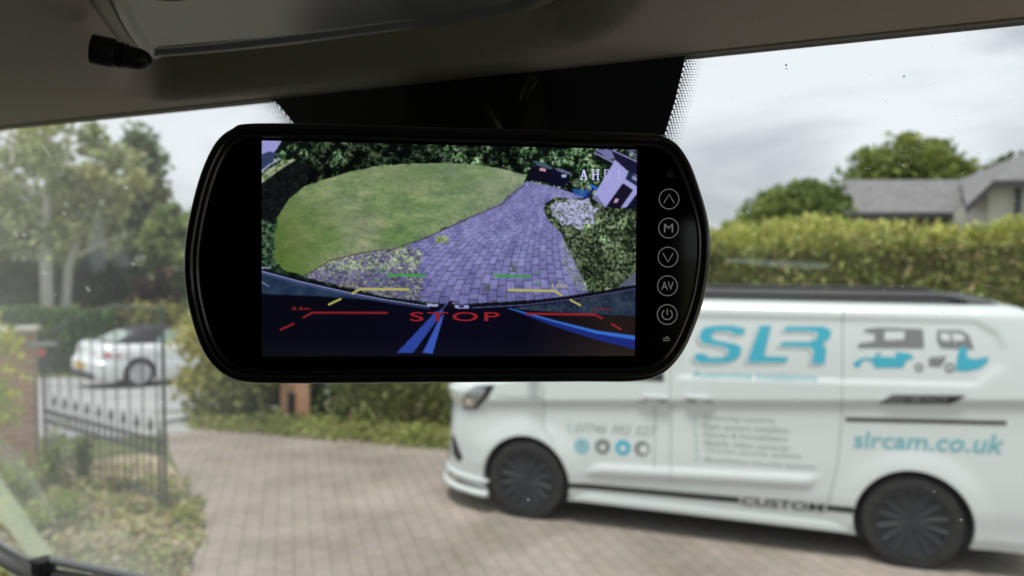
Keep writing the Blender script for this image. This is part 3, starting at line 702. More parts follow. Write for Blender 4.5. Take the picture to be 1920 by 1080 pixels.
def v_line(mb, pts, r, px=True, dens=.05, off=0.0):
    q = [v_px(*p) for p in pts] if px else pts; out = []
    for a, b in zip(q, q[1:]):
        n = max(1, int(math.hypot(a[0] - b[0], a[1] - b[1]) / dens))
        for k in range(n): s = a[0] + (b[0] - a[0]) * k / n; z = a[1] + (b[1] - a[1]) * k / n; out.append((s, z))
    out.append(q[-1])
    mb.tube([(s - VO.x, v_side(s, z) - off - VO.y, z) for s, z in out], r, 5)
def v_text(mb, body, quad, shear=0, offset=0, space=1.0, off=.004):
    """quad TL TR BR BL in photo pixels"""
    V2, Fc = text_geo(body, shear, offset, space); TL, TR, BR, BL = [v_px(*p) for p in quad]; V = []
    for x, y in V2:
        s = (BL[0] * (1 - x) + BR[0] * x) * (1 - y) + (TL[0] * (1 - x) + TR[0] * x) * y
        z = (BL[1] * (1 - x) + BR[1] * x) * (1 - y) + (TL[1] * (1 - x) + TR[1] * x) * y
        V.append((s - VO.x, v_side(s, z) - off - VO.y, z))
    mb.add(V, Fc)
LG = lambda pts, dx=0, dy=0: [(1280 + (x + dx) / 6.353, 590 + (y + dy) / 6.353) for x, y in pts]
Sg = [(260, 150), (420, 128), (600, 130), (740, 165), (735, 235), (610, 235), (570, 200), (400, 198), (345, 230), (350, 285), (420, 310), (640, 350), (705, 395), (680, 490), (620, 545), (500, 572), (220, 575), (140, 540), (150, 465), (265, 465), (310, 510), (480, 510), (540, 470), (540, 410), (470, 380), (250, 345), (200, 300), (205, 220)]
Lg = [(920, 130), (1055, 130), (970, 495), (1260, 505), (1225, 568), (765, 568)]
Rg = [(1230, 140), (1680, 140), (1765, 185), (1758, 260), (1700, 325), (1660, 345), (1710, 395), (1690, 590), (1535, 585), (1560, 425), (1520, 385), (1160, 375), (1178, 325), (1500, 322), (1580, 300), (1610, 250), (1590, 205), (1500, 195), (1205, 195)]
v_patch('logo_shadow', [LG(g, -42, 34) for g in (Sg, Lg, Rg)], MGREY, .0015)
WV = mat('white_vinyl', (.66, .70, .70), .35)
v_patch('logo_outline', [LG(g, -26, 18) for g in (Sg, Lg, Rg)], WV, .003)
v_patch('logo_lettering', [LG(g) for g in (Sg, Lg, Rg)], CYAN, .0045)
m_ = MB(); v_text(m_, 'Automotive Installations', [(1299, 694), (1532, 701), (1532, 715), (1299, 708)], offset=.012)
m_.build('strapline', LCYAN, van, False)
PI_ = lambda pts: [(1560 + x / 5.4, 580 + y / 5.4) for x, y in pts]
def rect(x0, y0, x1, y1): return [(x0, y0), (x1, y0), (x1, y1), (x0, y1)]
def disc(x, y, r, n=16): return [(x + r * math.cos(2 * math.pi * k / n), y + r * math.sin(2 * math.pi * k / n)) for k in range(n)]
o_ = v_patch('caravan_graphic', [PI_([(325, 200), (480, 183), (920, 200), (935, 395), (258, 392), (270, 345), (430, 322), (432, 245), (335, 240)])], GREYV, .003)
v_patch('window_cutout', [PI_([(535, 222), (735, 222), (728, 305), (530, 312)])], WV, .0045, parent=o_)
o_ = v_patch('lorry_graphic', [PI_([(1065, 210), (1310, 212), (1385, 260), (1442, 405), (1100, 395), (1060, 320)])], GREYV, .003)
for g in ([(1090, 240), (1190, 240), (1195, 320), (1110, 315)], [(1215, 240), (1320, 250), (1350, 310), (1225, 320)]): v_patch('window_cutout', [PI_(g)], WV, .0045, parent=o_)
o_ = v_patch('motorbike_graphic', [PI_([(980, 490), (1160, 470), (1120, 560), (1080, 585), (975, 575)])], GREYV, .003)
for g in ((880, 588, 46), (1190, 592, 52)):
    v_patch('wheel_graphic', [PI_(disc(*g))], GREYV, .0035, parent=o_); v_patch('wheel_hub', [PI_(disc(g[0], g[1], g[2] * .4))], WV, .005, parent=o_)
v_patch('car_graphic', [PI_([(212, 545), (300, 492), (420, 490), (470, 430), (500, 430), (470, 480), (650, 482), (640, 430), (780, 445), (835, 490), (760, 515), (712, 592), (430, 592), (400, 525), (330, 510), (290, 540), (280, 590), (228, 580)])], CYAN, .0035)
v_patch('boat_graphic', [PI_([(1248, 605), (1268, 470), (1290, 395), (1330, 368), (1372, 400), (1362, 475), (1425, 505), (1592, 480), (1570, 545), (1490, 600), (1350, 630), (1250, 618)])], CYAN, .0035)
v_patch('crease_decal', [[(1648, 756), (1672, 740), (1812, 741), (1782, 757)]], BLKV, .016)
m_ = MB(); v_text(m_, 'ELECTRONICS', [(1672, 744), (1780, 745), (1768, 754), (1660, 753)], shear=.3, offset=.01, off=.018); m_.build('decal_lettering', MGREY, van, False)
v_patch('rear_stripe', [[(1585, 782), (1887, 789), (1887, 796), (1585, 789)]], mat('dark_rail', (.045, .04, .035), .6), .006)
m_ = MB(); v_text(m_, 'slrcam.co.uk', [(1598, 808), (1886, 815), (1880, 851), (1600, 839)], shear=.15, offset=.012); m_.build('web_address', mat('teal_vinyl', (.16, .44, .50), .4), van, False)
m_ = MB(); v_text(m_, '07746 992 527', [(1080, 793), (1233, 800), (1230, 817), (1077, 811)], shear=.2, offset=.004); m_.build('phone_number', mat('soft_grey_vinyl', (.42, .45, .45), .4), van, False)
TKM = mat('pale_teal_vinyl', (.38, .57, .57), .4); m_ = MB(); v_text(m_, 't', [(1064, 792), (1072, 792), (1072, 810), (1064, 810)], offset=.01); m_.build('phone_letter', TKM, van, False)
for k in range(6):
    m_ = MB()
    yy = 782 + k * 14.6; xx = 1298 + k * .9
    v_text(m_, 'v', [(xx, yy), (xx + 9, yy), (xx + 9, yy + 9), (xx, yy + 9)], offset=.02)
    m_.build('tick_mark', TKM, van, False)
for xc, yc, mm, hole in ((1091, 836, LCYAN, 0), (1130, 837, GREYV, 5.5), (1168, 839, CYAN, 6), (1204, 841, GREYV, 8)):
    o_ = v_patch('icon_disc', [disc(xc, yc, 14.5, 24)], mm, .003)
    if hole: v_patch('icon_symbol', [disc(xc + (3 if hole == 8 else 0), yc + 1.5, hole, 12)], WV, .0045, parent=o_)
    else:
        g_ = MB(); g_.tube([(v_px(xc, yc)[0] + .035 * math.cos(a_ * .524) - VO.x, v_side(*v_px(xc, yc)) - .004 - VO.y, v_px(xc, yc)[1] + .035 * math.sin(a_ * .524)) for a_ in range(13)], .004, 4); g_.build('icon_symbol', WV, o_, False)
m_ = MB()
rows = [('Reversing cameras', 1318, 1453, 777, 784), ('Dash camera installers', 1316, 1478, 792, 801), ('Alarms & Immobilisers', 1317, 1476, 807, 817), ('Mobile video cameras', 1319, 1479, 823, 834), ('Caravan security systems', 1322, 1503, 838, 851), ('Motorhome security systems', 1320, 1530, 856, 871)]
for body, xa, xb, ya, yb in rows: v_text(m_, body, [(xa, ya), (xb, yb), (xb, yb + 11), (xa, ya + 11)], shear=.2, offset=.006)
m_.build('services_list', mat('soft_grey_vinyl_b', (.40, .43, .43), .4), van, False)
v_patch('sill_stripe', [[(1066, 905), (1386, 932), (1386, 943), (1066, 915)], [(1549, 947), (1600, 951), (1600, 962), (1549, 957)]], BLKV, .004)
v_patch('sill_badge_plate', [[(1386, 930), (1549, 944), (1549, 962), (1386, 947)]], mat('badge_grey', (.50, .53, .52), .4), .004)
m_ = MB(); v_text(m_, 'CUSTOM', [(1391, 931), (1545, 944), (1543, 960), (1389, 946)], offset=.02, off=.006); m_.build('sill_lettering', BLKV, van, False)
# seams, front end, glass
m_ = MB()
for pts in ([(1258, 600), (1258, 770), (1258, 905)], [(1580, 580), (1578, 790), (1570, 870), (1553, 945)], [(1020, 726), (1018, 800), (1040, 830)], [(1228, 760), (1226, 890)], [(930, 742), (1020, 745)]):
    v_line(m_, pts, .0045)
m_.build('door_seams', SEAM, van, False)
for yy in (0,):
    v_patch('side_sill', [[(.44, .235), (2.50, .245), (2.50, .300), (.44, .285)]], WHITE, .010, px=False)
    pass
for y_ in (.055, 1.925): q = MB(); q.bevbox((1.47 - VO.x, y_ - VO.y, .245), (2.1, .10, .075), .015); q.build('sill_skirt', WHITE, van, False, 40)
q = MB(); q.box((1.47 - VO.x, 0, .19), (2.0, 1.70, .06)); q.box((3.5 - VO.x, 0, .24), (.36, 1.7, .10)); q.build('underbody', LN, van, False)
hl = v_patch('headlight', [[(868, 768), (866, 752), (874, 735), (892, 723), (928, 721), (915, 745), (893, 768)]], mat('lamp_glass', (.35, .37, .38), .1, .6), .004, step=.02)
v_patch('headlight_rim', [[(892, 723), (928, 721), (915, 745), (893, 768), (886, 768), (905, 742), (912, 727)]], BLACK, .006, parent=hl, step=.02)
v_patch('lamp_lens', [disc(880, 752, 7, 12)], mat('lamp_chrome', (.85, .85, .85), .1, 1), .007, parent=hl, step=.02)
v_patch('fog_lamp_recess', [[(847, 815), (853, 818), (868, 858), (860, 866), (849, 850)]], BLACK, .004, step=.02)
# front lip / splitter following the nose
pts = [p for p in v_outline(.27) if p[0] < -.30]
pts = [(a_, b_) for a_, b_ in v_outline(.30)[100:118 + 14 + 9 + 14 + 18] if a_ < -.33]
q = MB(); q.tube([(a_ * 1.03 - VO.x, .99 + (b_ - .99) * 1.01 - VO.y, .185) for a_, b_ in pts], .03, 8); q.tube([(a_ * 1.015 - VO.x, .99 + (b_ - .99) * 1.008 - VO.y, .30) for a_, b_ in pts], .018, 8); q.build('front_splitter', WHITE, van, False, 50)
def ring_patch(name, z0, z1, k0, k1, m, off, n=14, ex=None):
    V = []; Fc = []; nk = k1 - k0
    for i in range(n + 1):
        z = z0 + (z1 - z0) * i / n; o_ = v_outline(z)
        for k in range(k0, k1):
            a_, b_ = o_[k]; o1 = o_[k - 1]; o2 = o_[k + 1]; tx, ty = o2[0] - o1[0], o2[1] - o1[1]; l_ = math.hypot(tx, ty) or 1
            nx, ny = ty / l_, -tx / l_
            if (a_ - 1.5) * nx + (b_ - .99) * ny < 0: nx, ny = -nx, -ny
            V.append((a_ + nx * off - VO.x, b_ + ny * off - VO.y, z + off))
    for i in range(n):
        for k in range(nk - 1): Fc.append((i * nk + k, i * nk + k + 1, (i + 1) * nk + k + 1, (i + 1) * nk + k))
    o = mesh(name, V, Fc, m, van, False, True); return o
ring_patch('windscreen', 1.24, 1.78, 126, 118 + 14 + 9 + 5, DGLASS, .006)
ring_patch('grille', .62, .92, 129, 118 + 14 + 9 + 2, BLACK, .006)
ring_patch('lower_grille', .33, .48, 127, 118 + 14 + 9 + 4, BLACK, .006)
v_patch('side_window', [[(.02, 1.24), (.36, 1.72), (1.12, 1.76), (1.16, 1.25)]], DGLASS, .004, px=False)
q = MB(); q.bevbox((.05 - VO.x, -.10 - VO.y, 1.50), (.10, .15, .20), .05, seg=3); q.tube([(.08 - VO.x, -.05 - VO.y, 1.38), (.12 - VO.x, .06 - VO.y, 1.32)], .03, 8); q.build('door_mirror', BLACK, van, False, 40)
for x_, z_ in ((1.10, 1.125), (1.42, 1.145)): q = MB(); q.bevbox((x_ - VO.x, -.012 - VO.y, z_), (.20, .03, .028), .010); q.build('door_handle', WHITE, van, False, 40)
HSM = mat('handle_shade', (.22, .24, .24), .5)
for xx in (1203, 1243, 1297, 1330):
    s_, z_ = v_px(xx, 752); hq = MB(); hq.bevbox((s_ - VO.x, v_side(s_, z_) - .004 - VO.y, z_), (.07, .012, .018), .004); hq.build('handle_recess', HSM, van, False)
TLM = mat('van_tail_lamp', (.45, .03, .03), .2)
for yc in (.09, 1.89):
    q = MB(); q.bevbox((3.70 - VO.x, yc - VO.y, 1.18), (.10, .10, .55), .02); q.build('tail_light', TLM, van, False, 40)
for y_ in (.62, 1.36): q = MB(); q.bevbox((3.735 - VO.x, y_ - VO.y, 1.5), (.02, .55, .42), .008); q.build('rear_window', DGLASS, van, False)
# dark roof skin and rails
rp = [(a_, b_) for a_, b_ in v_outline(1.80, ex=.15, back=.2)]
V = [(a_ - VO.x, b_ - VO.y, 1.9) for a_, b_ in rp] + [(a_ * .98 + .03 - VO.x, .99 + (b_ - .99) * .9 - VO.y, 1.925) for a_, b_ in rp]; n_ = len(rp)
mesh('roof_panel', V, [(k, (k + 1) % n_, n_ + (k + 1) % n_, n_ + k) for k in range(n_)] + [[n_ + k for k in range(n_)]], mat('dark_roof_wrap', (.05, .052, .055), .5), van, False)
for yc in (.27, 1.71):
    q = MB(); q.tube([(.95 - VO.x, yc - VO.y, 1.915), (1.05 - VO.x, yc - VO.y, 1.945), (3.15 - VO.x, yc - VO.y, 1.945), (3.28 - VO.x, yc - VO.y, 1.915)], .018, 8); q.build('roof_rail', BLACK, van, False, 50)

# ------------------------------------------------------------------ cab of the vehicle the camera sits in
du = Vector((.911, -.412, 0)); dw = Vector((.412, .911, 0)); du.normalize(); dw.normalize()
W0, Z0, KG = .491, 2.38, .60
def ws(x, y, off=0.0):
    """photo pixel -> windscreen plane; off = towards the camera"""
    r = ray(x, y); t_ = (W0 + KG * (Z0 - H) - off * 1.17) / (r.dot(dw) + KG * r.z); return O + r * t_
def cab(u, w, z): return du * u + dw * w + Vector((0, 0, z))
def ceilp(x, y, z=2.41):
    r = ray(x, y); P = O + r * ((z - H) / r.z); return (P.dot(du), P.dot(dw))
LINER = noisy('grey_beige_headliner', (.47, .425, .38), (.495, .45, .40), 300, .95, 3, bump=.15, bscale=900)
TRIM = noisy('dark_trim', (.09, .088, .085), (.11, .105, .10), 60, .8)
BRIMM = mat('console_rim', (.40, .365, .32), .5)
cb_ = empty('motorhome_cab', (0, 0, 0), 0, 'dim grey beige cab roof and windscreen surround framing the view', 'vehicle interior')
REC = [ceilp(*p, 2.386) for p in [(50, -90), (95, 0), (140, 60), (185, 130), (228, 168), (300, 186), (420, 176), (700, 142), (950, 106), (1080, 82), (1150, 48), (1200, 0), (1230, -60)]]
REC += [ceilp(1260, -400), ceilp(60, -400)]
nu, nw = 230, 150; V = []; Fc = []
for i in range(nw + 1):
    f = i / nw; w = -1.25 + (W0 - .004 + 1.25) * (f ** .5)
    for k in range(nu + 1):
        u = -1.5 + 2.1 * k / nu
        z = 2.384 + .10 * sst(.05, .6, W0 - w) + (W0 - w) * .02
        d_ = sdf(REC, u, w)
        z += .042 * (1 - sst(-.030, .002, d_))
        P = cab(u, w, z); V.append(tuple(P))
n_ = nu + 1
for i in range(nw):
    for k in range(nu): Fc.append((i * n_ + k, i * n_ + k + 1, (i + 1) * n_ + k + 1, (i + 1) * n_ + k))
mesh('headliner', V, Fc, LINER, cb_, True, True)
q = MB(); q.tube([cab(-1.5, W0 - .003, 2.386), cab(.6, W0 - .003, 2.386)], .0035, 8); q.build('header_edge', mat('header_piping', (.30, .28, .25), .5), cb_, smooth=50)
q = MB()
def cbox(mb, u0, u1, w0, w1, z0, z1):
    V = [cab(a, b, c) for a in (u0, u1) for b in (w0, w1) for c in (z0, z1)]
    mb.add(V, [(0, 1, 3, 2), (4, 6, 7, 5), (0, 4, 5, 1), (2, 3, 7, 6), (0, 2, 6, 4), (1, 5, 7, 3)])
cbox(q, -1.6, .7, -1.4, W0 - .03, 2.60, 2.64); cbox(q, -1.6, .7, W0 - .002, W0 + .03, 2.3885, 2.64)
q.build('roof', TRIM, cb_)
q = MB(); cbox(q, -1.6, .7, -1.42, -1.38, .9, 2.60); q.build('rear_bulkhead', TRIM, cb_)
for u0, u1, nm in ((-1.62, -1.58, 'side_door'), (.68, .72, 'side_door')):
    q = MB(); prof_ = [(-1.38, .9), (1.10, .9), (1.10, 1.33), (.92, 1.62), (.45, 1.70), (-1.38, 1.70)]
    q.add([cab(u0, a, b) for a, b in prof_] + [cab(u1, a, b) for a, b in prof_], [list(range(6)), [11, 10, 9, 8, 7, 6]] + [[k, (k + 1) % 6, 6 + (k + 1) % 6, 6 + k] for k in range(6)]); cbox(q, u0, u1, -1.38, -.35, 1.70, 2.60); cbox(q, u0, u1, -.35, .45, 2.32, 2.60); q.build(nm, TRIM, cb_)
q = MB(); cbox(q, -1.6, .7, -1.38, 1.25, .86, .9); q.build('cab_floor', TRIM, cb_)
q = MB(); cbox(q, -1.58, .68, .55, 1.10, .95, 1.30); q.build('dashboard', TRIM, cb_)
# overhead console
CZ = 2.405
co = catmull([(ceilp(*p, CZ)[0], ceilp(*p, CZ)[1], 0) for p in [(140, -60), (163, -5), (190, 42), (222, 82), (252, 103), (290, 110), (400, 103), (550, 88), (700, 70), (850, 51), (960, 33), (1030, 14), (1080, -20), (1110, -80), (1050, -420), (200, -420)]], 6)
def poly_area(P): return sum(P[i][0] * P[(i + 1) % len(P)][1] - P[(i + 1) % len(P)][0] * P[i][1] for i in range(len(P)))
def inset(P, d):
    n = len(P); s = 1 if poly_area(P) > 0 else -1; out = []
    for i in range(n):
        a, b = P[i - 1], P[(i + 1) % n]; tx, ty = b[0] - a[0], b[1] - a[1]; l_ = math.hypot(tx, ty) or 1
        out.append((P[i][0] - s * ty / l_ * d, P[i][1] + s * tx / l_ * d))
    return out
def rings(mb, P, prof, fn, cap=True):
    n = len(P); base = len(mb.v); k0 = 0
    for d, h in prof:
        for q_ in inset(P, d): mb.v.append(tuple(fn(q_[0], q_[1], h)))
    for i in range(len(prof) - 1):
        for k in range(n): mb.f.append([base + i * n + k, base + i * n + (k + 1) % n, base + (i + 1) * n + (k + 1) % n, base + (i + 1) * n + k])
    if cap: mb.f.append([base + (len(prof) - 1) * n + k for k in range(n)])
q = MB(); rings(q, co, [(-.004, .06), (-.003, .012), (-.001, .004), (.002, .001), (.006, 0), (.011, 0), (.0125, .002)], lambda a, b, h: cab(a, b, CZ + h)); con = q.build('overhead_console', BRIMM, cb_, smooth=50)
ci = inset(co, .0125)
q = MB(); rings(q, ci, [(0, .004), (0, -.001), (.0015, -.0025), (.006, -.002), (.008, .0005), (.012, .001)], lambda a, b, h: cab(a, b, CZ + h)); q.build('console_panel', mat('console_panel_grey', (.25, .268, .28), .3, spec=.7), con, smooth=50)
cu, cw_ = ceilp(525, -75, CZ); cu2, cw2 = ceilp(300, -22, CZ)
rr = abs(ceilp(690, -75, CZ)[0] - cu); rr2 = abs(ceilp(348, -22, CZ)[0] - cu2)
def cring(name, u, w, prof, m, par, n=48):
    M = Matrix(((du.x, dw.x, 0, 0), (du.y, dw.y, 0, 0), (0, 0, 1, 0), (0, 0, 0, 1))); M = Matrix.Translation(cab(u, w, CZ)) @ M
    q = MB(); q.lathe(prof, M, n); return q.build(name, m, par, smooth=45)
cring('lamp_surround', cu, cw_, [(rr * 1.12, .0), (rr * 1.08, -.003), (rr * 1.0, -.0035), (rr * .95, -.001), (rr * .80, -.003), (rr * .77, .0005), (rr * .3, .0005), (0, .0005)], mat('lamp_surround_grey', (.22, .24, .24), .3, spec=.6), con)
cring('lamp_lens', cu, cw_, [(rr * .7, 0), (rr * .66, -.004), (rr * .3, -.006), (0, -.0065)], mat('lamp_lens_grey', (.16, .17, .18), .2), con)
sg = cring('speaker_grille', cu2, cw2, [(rr2 * 1.3, 0), (rr2 * 1.25, -.002), (rr2 * 1.1, -.0018), (rr2, .0005), (rr2 * .5, -.0015), (0, -.002)], mat('grille_grey', (.06, .062, .066), .5), con)
# windscreen
def glassmat():
    m = bpy.data.materials.new('windscreen_glass'); m.use_nodes = True; nt = m.node_tree; nt.nodes.clear(); L = nt.links.new
    o = nt.nodes.new('ShaderNodeOutputMaterial'); tr = nt.nodes.new('ShaderNodeBsdfTransparent'); tr.inputs[0].default_value = (.95, .975, .965, 1)
    gl = nt.nodes.new('ShaderNodeBsdfGlossy'); gl.inputs['Roughness'].default_value = .02
    lw = nt.nodes.new('ShaderNodeLayerWeight'); lw.inputs[0].default_value = .5; pw = nt.nodes.new('ShaderNodeMath'); pw.operation = 'POWER'; pw.inputs[1].default_value = 5
    fr_ = nt.nodes.new('ShaderNodeMath'); fr_.operation = 'MULTIPLY_ADD'; fr_.inputs[1].default_value = .7; fr_.inputs[2].default_value = .04; L(lw.outputs['Facing'], pw.inputs[0]); L(pw.outputs[0], fr_.inputs[0])
    m1 = nt.nodes.new('ShaderNodeMixShader'); L(fr_.outputs[0], m1.inputs[0]); L(tr.outputs[0], m1.inputs[1]); L(gl.outputs[0], m1.inputs[2])
    tl = nt.nodes.new('ShaderNodeBsdfTranslucent'); tl.inputs[0].default_value = (.9, .92, .9, 1)
    t_ = nt.nodes.new('ShaderNodeTexCoord'); n_ = nt.nodes.new('ShaderNodeTexNoise'); n_.inputs['Scale'].default_value = 2.2; n_.inputs['Detail'].default_value = 5
    rp_ = nt.nodes.new('ShaderNodeMapRange'); rp_.inputs['From Min'].default_value = .3; rp_.inputs['From Max'].default_value = .75; rp_.inputs['To Min'].default_value = .35; rp_.inputs['To Max'].default_value = 1.5
    sx_ = nt.nodes.new('ShaderNodeSeparateXYZ'); L(t_.outputs['Object'], sx_.inputs[0]); gx_ = nt.nodes.new('ShaderNodeMapRange'); gx_.interpolation_type = 'SMOOTHSTEP'; L(sx_.outputs[0], gx_.inputs[0])
    gx_.inputs['From Min'].default_value = -.75; gx_.inputs['From Max'].default_value = -.1; gx_.inputs['To Min'].default_value = .18; gx_.inputs['To Max'].default_value = .004  # dirt film, thickened to the left to paint in reflected haze
    ml_ = nt.nodes.new('ShaderNodeMath'); ml_.operation = 'MULTIPLY'; L(rp_.outputs[0], ml_.inputs[0]); L(gx_.outputs[0], ml_.inputs[1])
    m2 = nt.nodes.new('ShaderNodeMixShader'); L(t_.outputs['Object'], n_.inputs[0]); L(n_.outputs[0], rp_.inputs[0]); L(ml_.outputs[0], m2.inputs[0]); L(m1.outputs[0], m2.inputs[1]); L(tl.outputs[0], m2.inputs[2]); L(m2.outputs[0], o.inputs[0])
    return m
def film(name, col, alpha):
    m = bpy.data.materials.new(name); m.use_nodes = True; nt = m.node_tree; nt.nodes.clear(); o = nt.nodes.new('ShaderNodeOutputMaterial')
    tr = nt.nodes.new('ShaderNodeBsdfTransparent'); tl = nt.nodes.new('ShaderNodeBsdfTranslucent'); tl.inputs[0].default_value = (*col, 1); m1 = nt.nodes.new('ShaderNodeMixShader'); m1.inputs[0].default_value = alpha
    nt.links.new(tr.outputs[0], m1.inputs[1]); nt.links.new(tl.outputs[0], m1.inputs[2]); nt.links.new(m1.outputs[0], o.inputs[0]); return m
def wsuv(u, z, off=0.0): return cab(u, W0 + KG * (Z0 - z) - off, z - off * .55)
wo_ = [wsuv(-1.52, Z0 + .01, -.012), wsuv(.64, Z0 + .01, -.012), wsuv(.66, 1.40, -.012), wsuv(.5, 1.30, -.012), wsuv(-1.4, 1.30, -.012), wsuv(-1.52, 1.42, -.012)]
wsc = mesh('windscreen', wo_, [list(range(6))], glassmat(), cb_)
FRIT = mat('frit_black', (.018, .022, .032), .5)
def wpoly(name, poly, m, off, par): return mesh(name, [tuple(ws(x, y, off)) for x, y in poly], tess(poly), m, par)
wpoly('frit_band', [(470, 150), (1290, 60), (1283, 118), (1266, 190), (1246, 255), (1225, 330), (1200, 380), (620, 380), (575, 270), (546, 226), (521, 196)], FRIT, .002, wsc)
dots = MB()
def wdisc(mb, x, y, r, off, n=7):
    P = [ws(x + r * math.cos(6.283 * k / n), y + r * math.sin(6.283 * k / n), off) for k in range(n)]; mb.add(P, [list(range(n))])
for row in range(46):
    y = 95 + row * 5.0
    ex = interp(y, [(60, 1294), (118, 1283), (190, 1266), (255, 1246), (330, 1225)])
    for c_ in range(6):
        r_ = 2.45 - c_ * .33; wdisc(dots, ex + 2 + c_ * 5.6 + (2.8 if row % 2 else 0), y, r_, .0018)
for row in range(26):
    y = 165 + row * 5.0; ex = interp(y, [(150, 480), (196, 521), (226, 546), (270, 575)])
    for c_ in range(5):
        r_ = 2.3 - c_ * .4; wdisc(dots, ex - 2 - c_ * 5.6 - (2.8 if row % 2 else 0), y, r_, .0018)
tag(dots.build('dot_matrix', FRIT, wsc), kind='stuff')
# sensor cover and trim seen above the monitor
q = MB(); cpn = ws(880, 240, .02); Mx = Matrix.Rotation(R(-24), 3, 'Z') @ Matrix.Rotation(R(-32), 3, 'X')
q.bevbox(cpn, (.115, .035, .10), .012, Mx, 3); q.build('sensor_cover', mat('sensor_black', (.008, .008, .010), .35), wsc, smooth=45)
q = MB(); q.tube(catmull([ws(1003, 146, .02), ws(985, 175, .02), ws(978, 205, .02), ws(980, 235, .02), ws(988, 270, .02)], 5, False), .0035, 8); q.tube(catmull([ws(905, 205, .045), ws(922, 225, .045), ws(935, 250, .045)], 5, False), .005, 8); q.build('sensor_trim', mat('trim_black_gloss', (.02, .02, .024), .25), wsc, smooth=50)
# specks, water marks and painted-in pale reflections on the glass
sp = MB()
for i in range(260):
    if RNG.random() < .5: x, y = RNG.normal(1760, 130), RNG.normal(430, 170)
    else: x, y = RNG.random() * 1920, RNG.random() * 1080
    if 500 < x < 1290 and y < 400 or x > 1960: continue
    r_ = .5 + RNG.random() ** 3 * 1.5
    a = RNG.random() * 3.14; L_ = r_ * (1 + 2.5 * RNG.random() ** 2)
    P = [ws(x + L_ * math.cos(k * 1.047) * math.cos(a) - r_ * .8 * math.sin(k * 1.047) * math.sin(a), y + L_ * math.cos(k * 1.047) * math.sin(a) + r_ * .8 * math.sin(k * 1.047) * math.cos(a), .003) for k in range(6)]
    sp.add(P, [list(range(6))])
for x, y, L_, a in ((88, 283, 22, .95), (18, 278, 12, .6), (165, 542, 8, .8), (236, 352, 7, .6), (228, 275, 8, .3), (30, 440, 7, .7), (84, 512, 8, .6), (45, 440, 5, .5), (250, 495, 5, .4), (120, 400, 5, .8)):
    P = [ws(x + L_ * .8 * math.cos(k * .785) * math.cos(a) - 2 * math.sin(k * .785) * math.sin(a), y + L_ * .8 * math.cos(k * .785) * math.sin(a) + 2 * math.sin(k * .785) * math.cos(a), .003) for k in range(8)]
    sp.add(P, [list(range(8))])
tag(sp.build('dust_specks', film('dust_film', (.95, .95, .95), .55), wsc), kind='stuff')
dk = MB()
for x, y, r_ in ((1474, 122, 2), (1475, 129, 1.3), (1695, 143, 1.8), (1711, 253, 1.8), (1374, 186, 1), (1745, 160, .8)): wdisc(dk, x, y, r_, .003)
dk.build('dark_specks', mat('dirt_speck', (.1, .1, .1), .9), wsc)
wm = MB()
for x, y, r_ in ((1697, 302, 11), (1695, 277, 7)):
    wm.tube([ws(x + r_ * math.cos(a_ * .393), y + r_ * math.sin(a_ * .393), .003) for a_ in range(17)], .0003, 4)
wm.build('water_mark', film('water_mark_film', (1, 1, 1), .07), wsc)
def paint_reflection(poly, col, al, n=6, rng=.5):  # stacked pale films that paint a soft reflection onto the windscreen
    cx_ = sum(p[0] for p in poly) / len(poly); cy_ = sum(p[1] for p in poly) / len(poly); m = film('reflection_film', col, 1 - (1 - al) ** (1 / n)); q = MB()
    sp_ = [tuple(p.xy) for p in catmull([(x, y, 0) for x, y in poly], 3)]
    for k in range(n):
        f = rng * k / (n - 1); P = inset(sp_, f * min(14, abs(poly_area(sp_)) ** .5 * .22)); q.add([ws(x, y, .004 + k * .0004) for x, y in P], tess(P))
    return q.build('painted_reflection', m, wsc)
paint_reflection([(-30, 850), (0, 890), (50, 965), (103, 1044), (60, 1052), (20, 1000), (-30, 940)], (.80, .86, .68), .62, 5, .5)
paint_reflection([(-20, 790), (5, 812), (60, 880), (112, 975), (92, 975), (40, 905), (-20, 845)], (.8, .85, .78), .13)
paint_reflection([(1362, 484), (1400, 482), (1540, 490), (1560, 500), (1535, 508), (1440, 502), (1370, 494)], (.80, .90, .87), .17)
paint_reflection([(178, 390), (200, 420), (206, 500), (168, 510), (158, 450)], (.85, .92, .92), .13, rng=1)
paint_reflection([(212, 450), (237, 462), (255, 500), (220, 507), (204, 480)], (.85, .92, .92), .11, rng=1)
# trim in the lower left corner of the windscreen
GT = mat('grey_seal', (.20, .205, .215), .35); GT2 = mat('light_grey_trim', (.42, .43, .43), .4)
def wtube(name, pts, r, m, off, par=cb_): q = MB(); q.tube(catmull([ws(x, y, off) for x, y in pts], 6, False), r, 10); return q.build(name, m, par, smooth=50)
wtube('windscreen_seal', [(60, 1052), (100, 1052), (170, 1066), (300, 1092), (480, 1130), (800, 1180)], .0070, GT, .02)
wtube('windscreen_seal', [(-80, 950), (-30, 995), (5, 1022), (45, 1045), (75, 1060)], .0050, GT2, .02)
wtube('pillar_trim', [(-80, 985), (-30, 1022), (10, 1048), (60, 1078), (90, 1100)], .013, mat('pillar_grey', (.30, .30, .29), .6), .03)
wtube('lower_trim', [(95, 1078), (170, 1090), (300, 1114), (480, 1150)], .011, TRIM, .03)
q = MB(); q.bevbox(ws(82, 1062, .03), (.03, .03, .03), .005, Matrix.Rotation(R(-25), 3, 'Z')); q.build('seal_clip', BLACK, cb_)
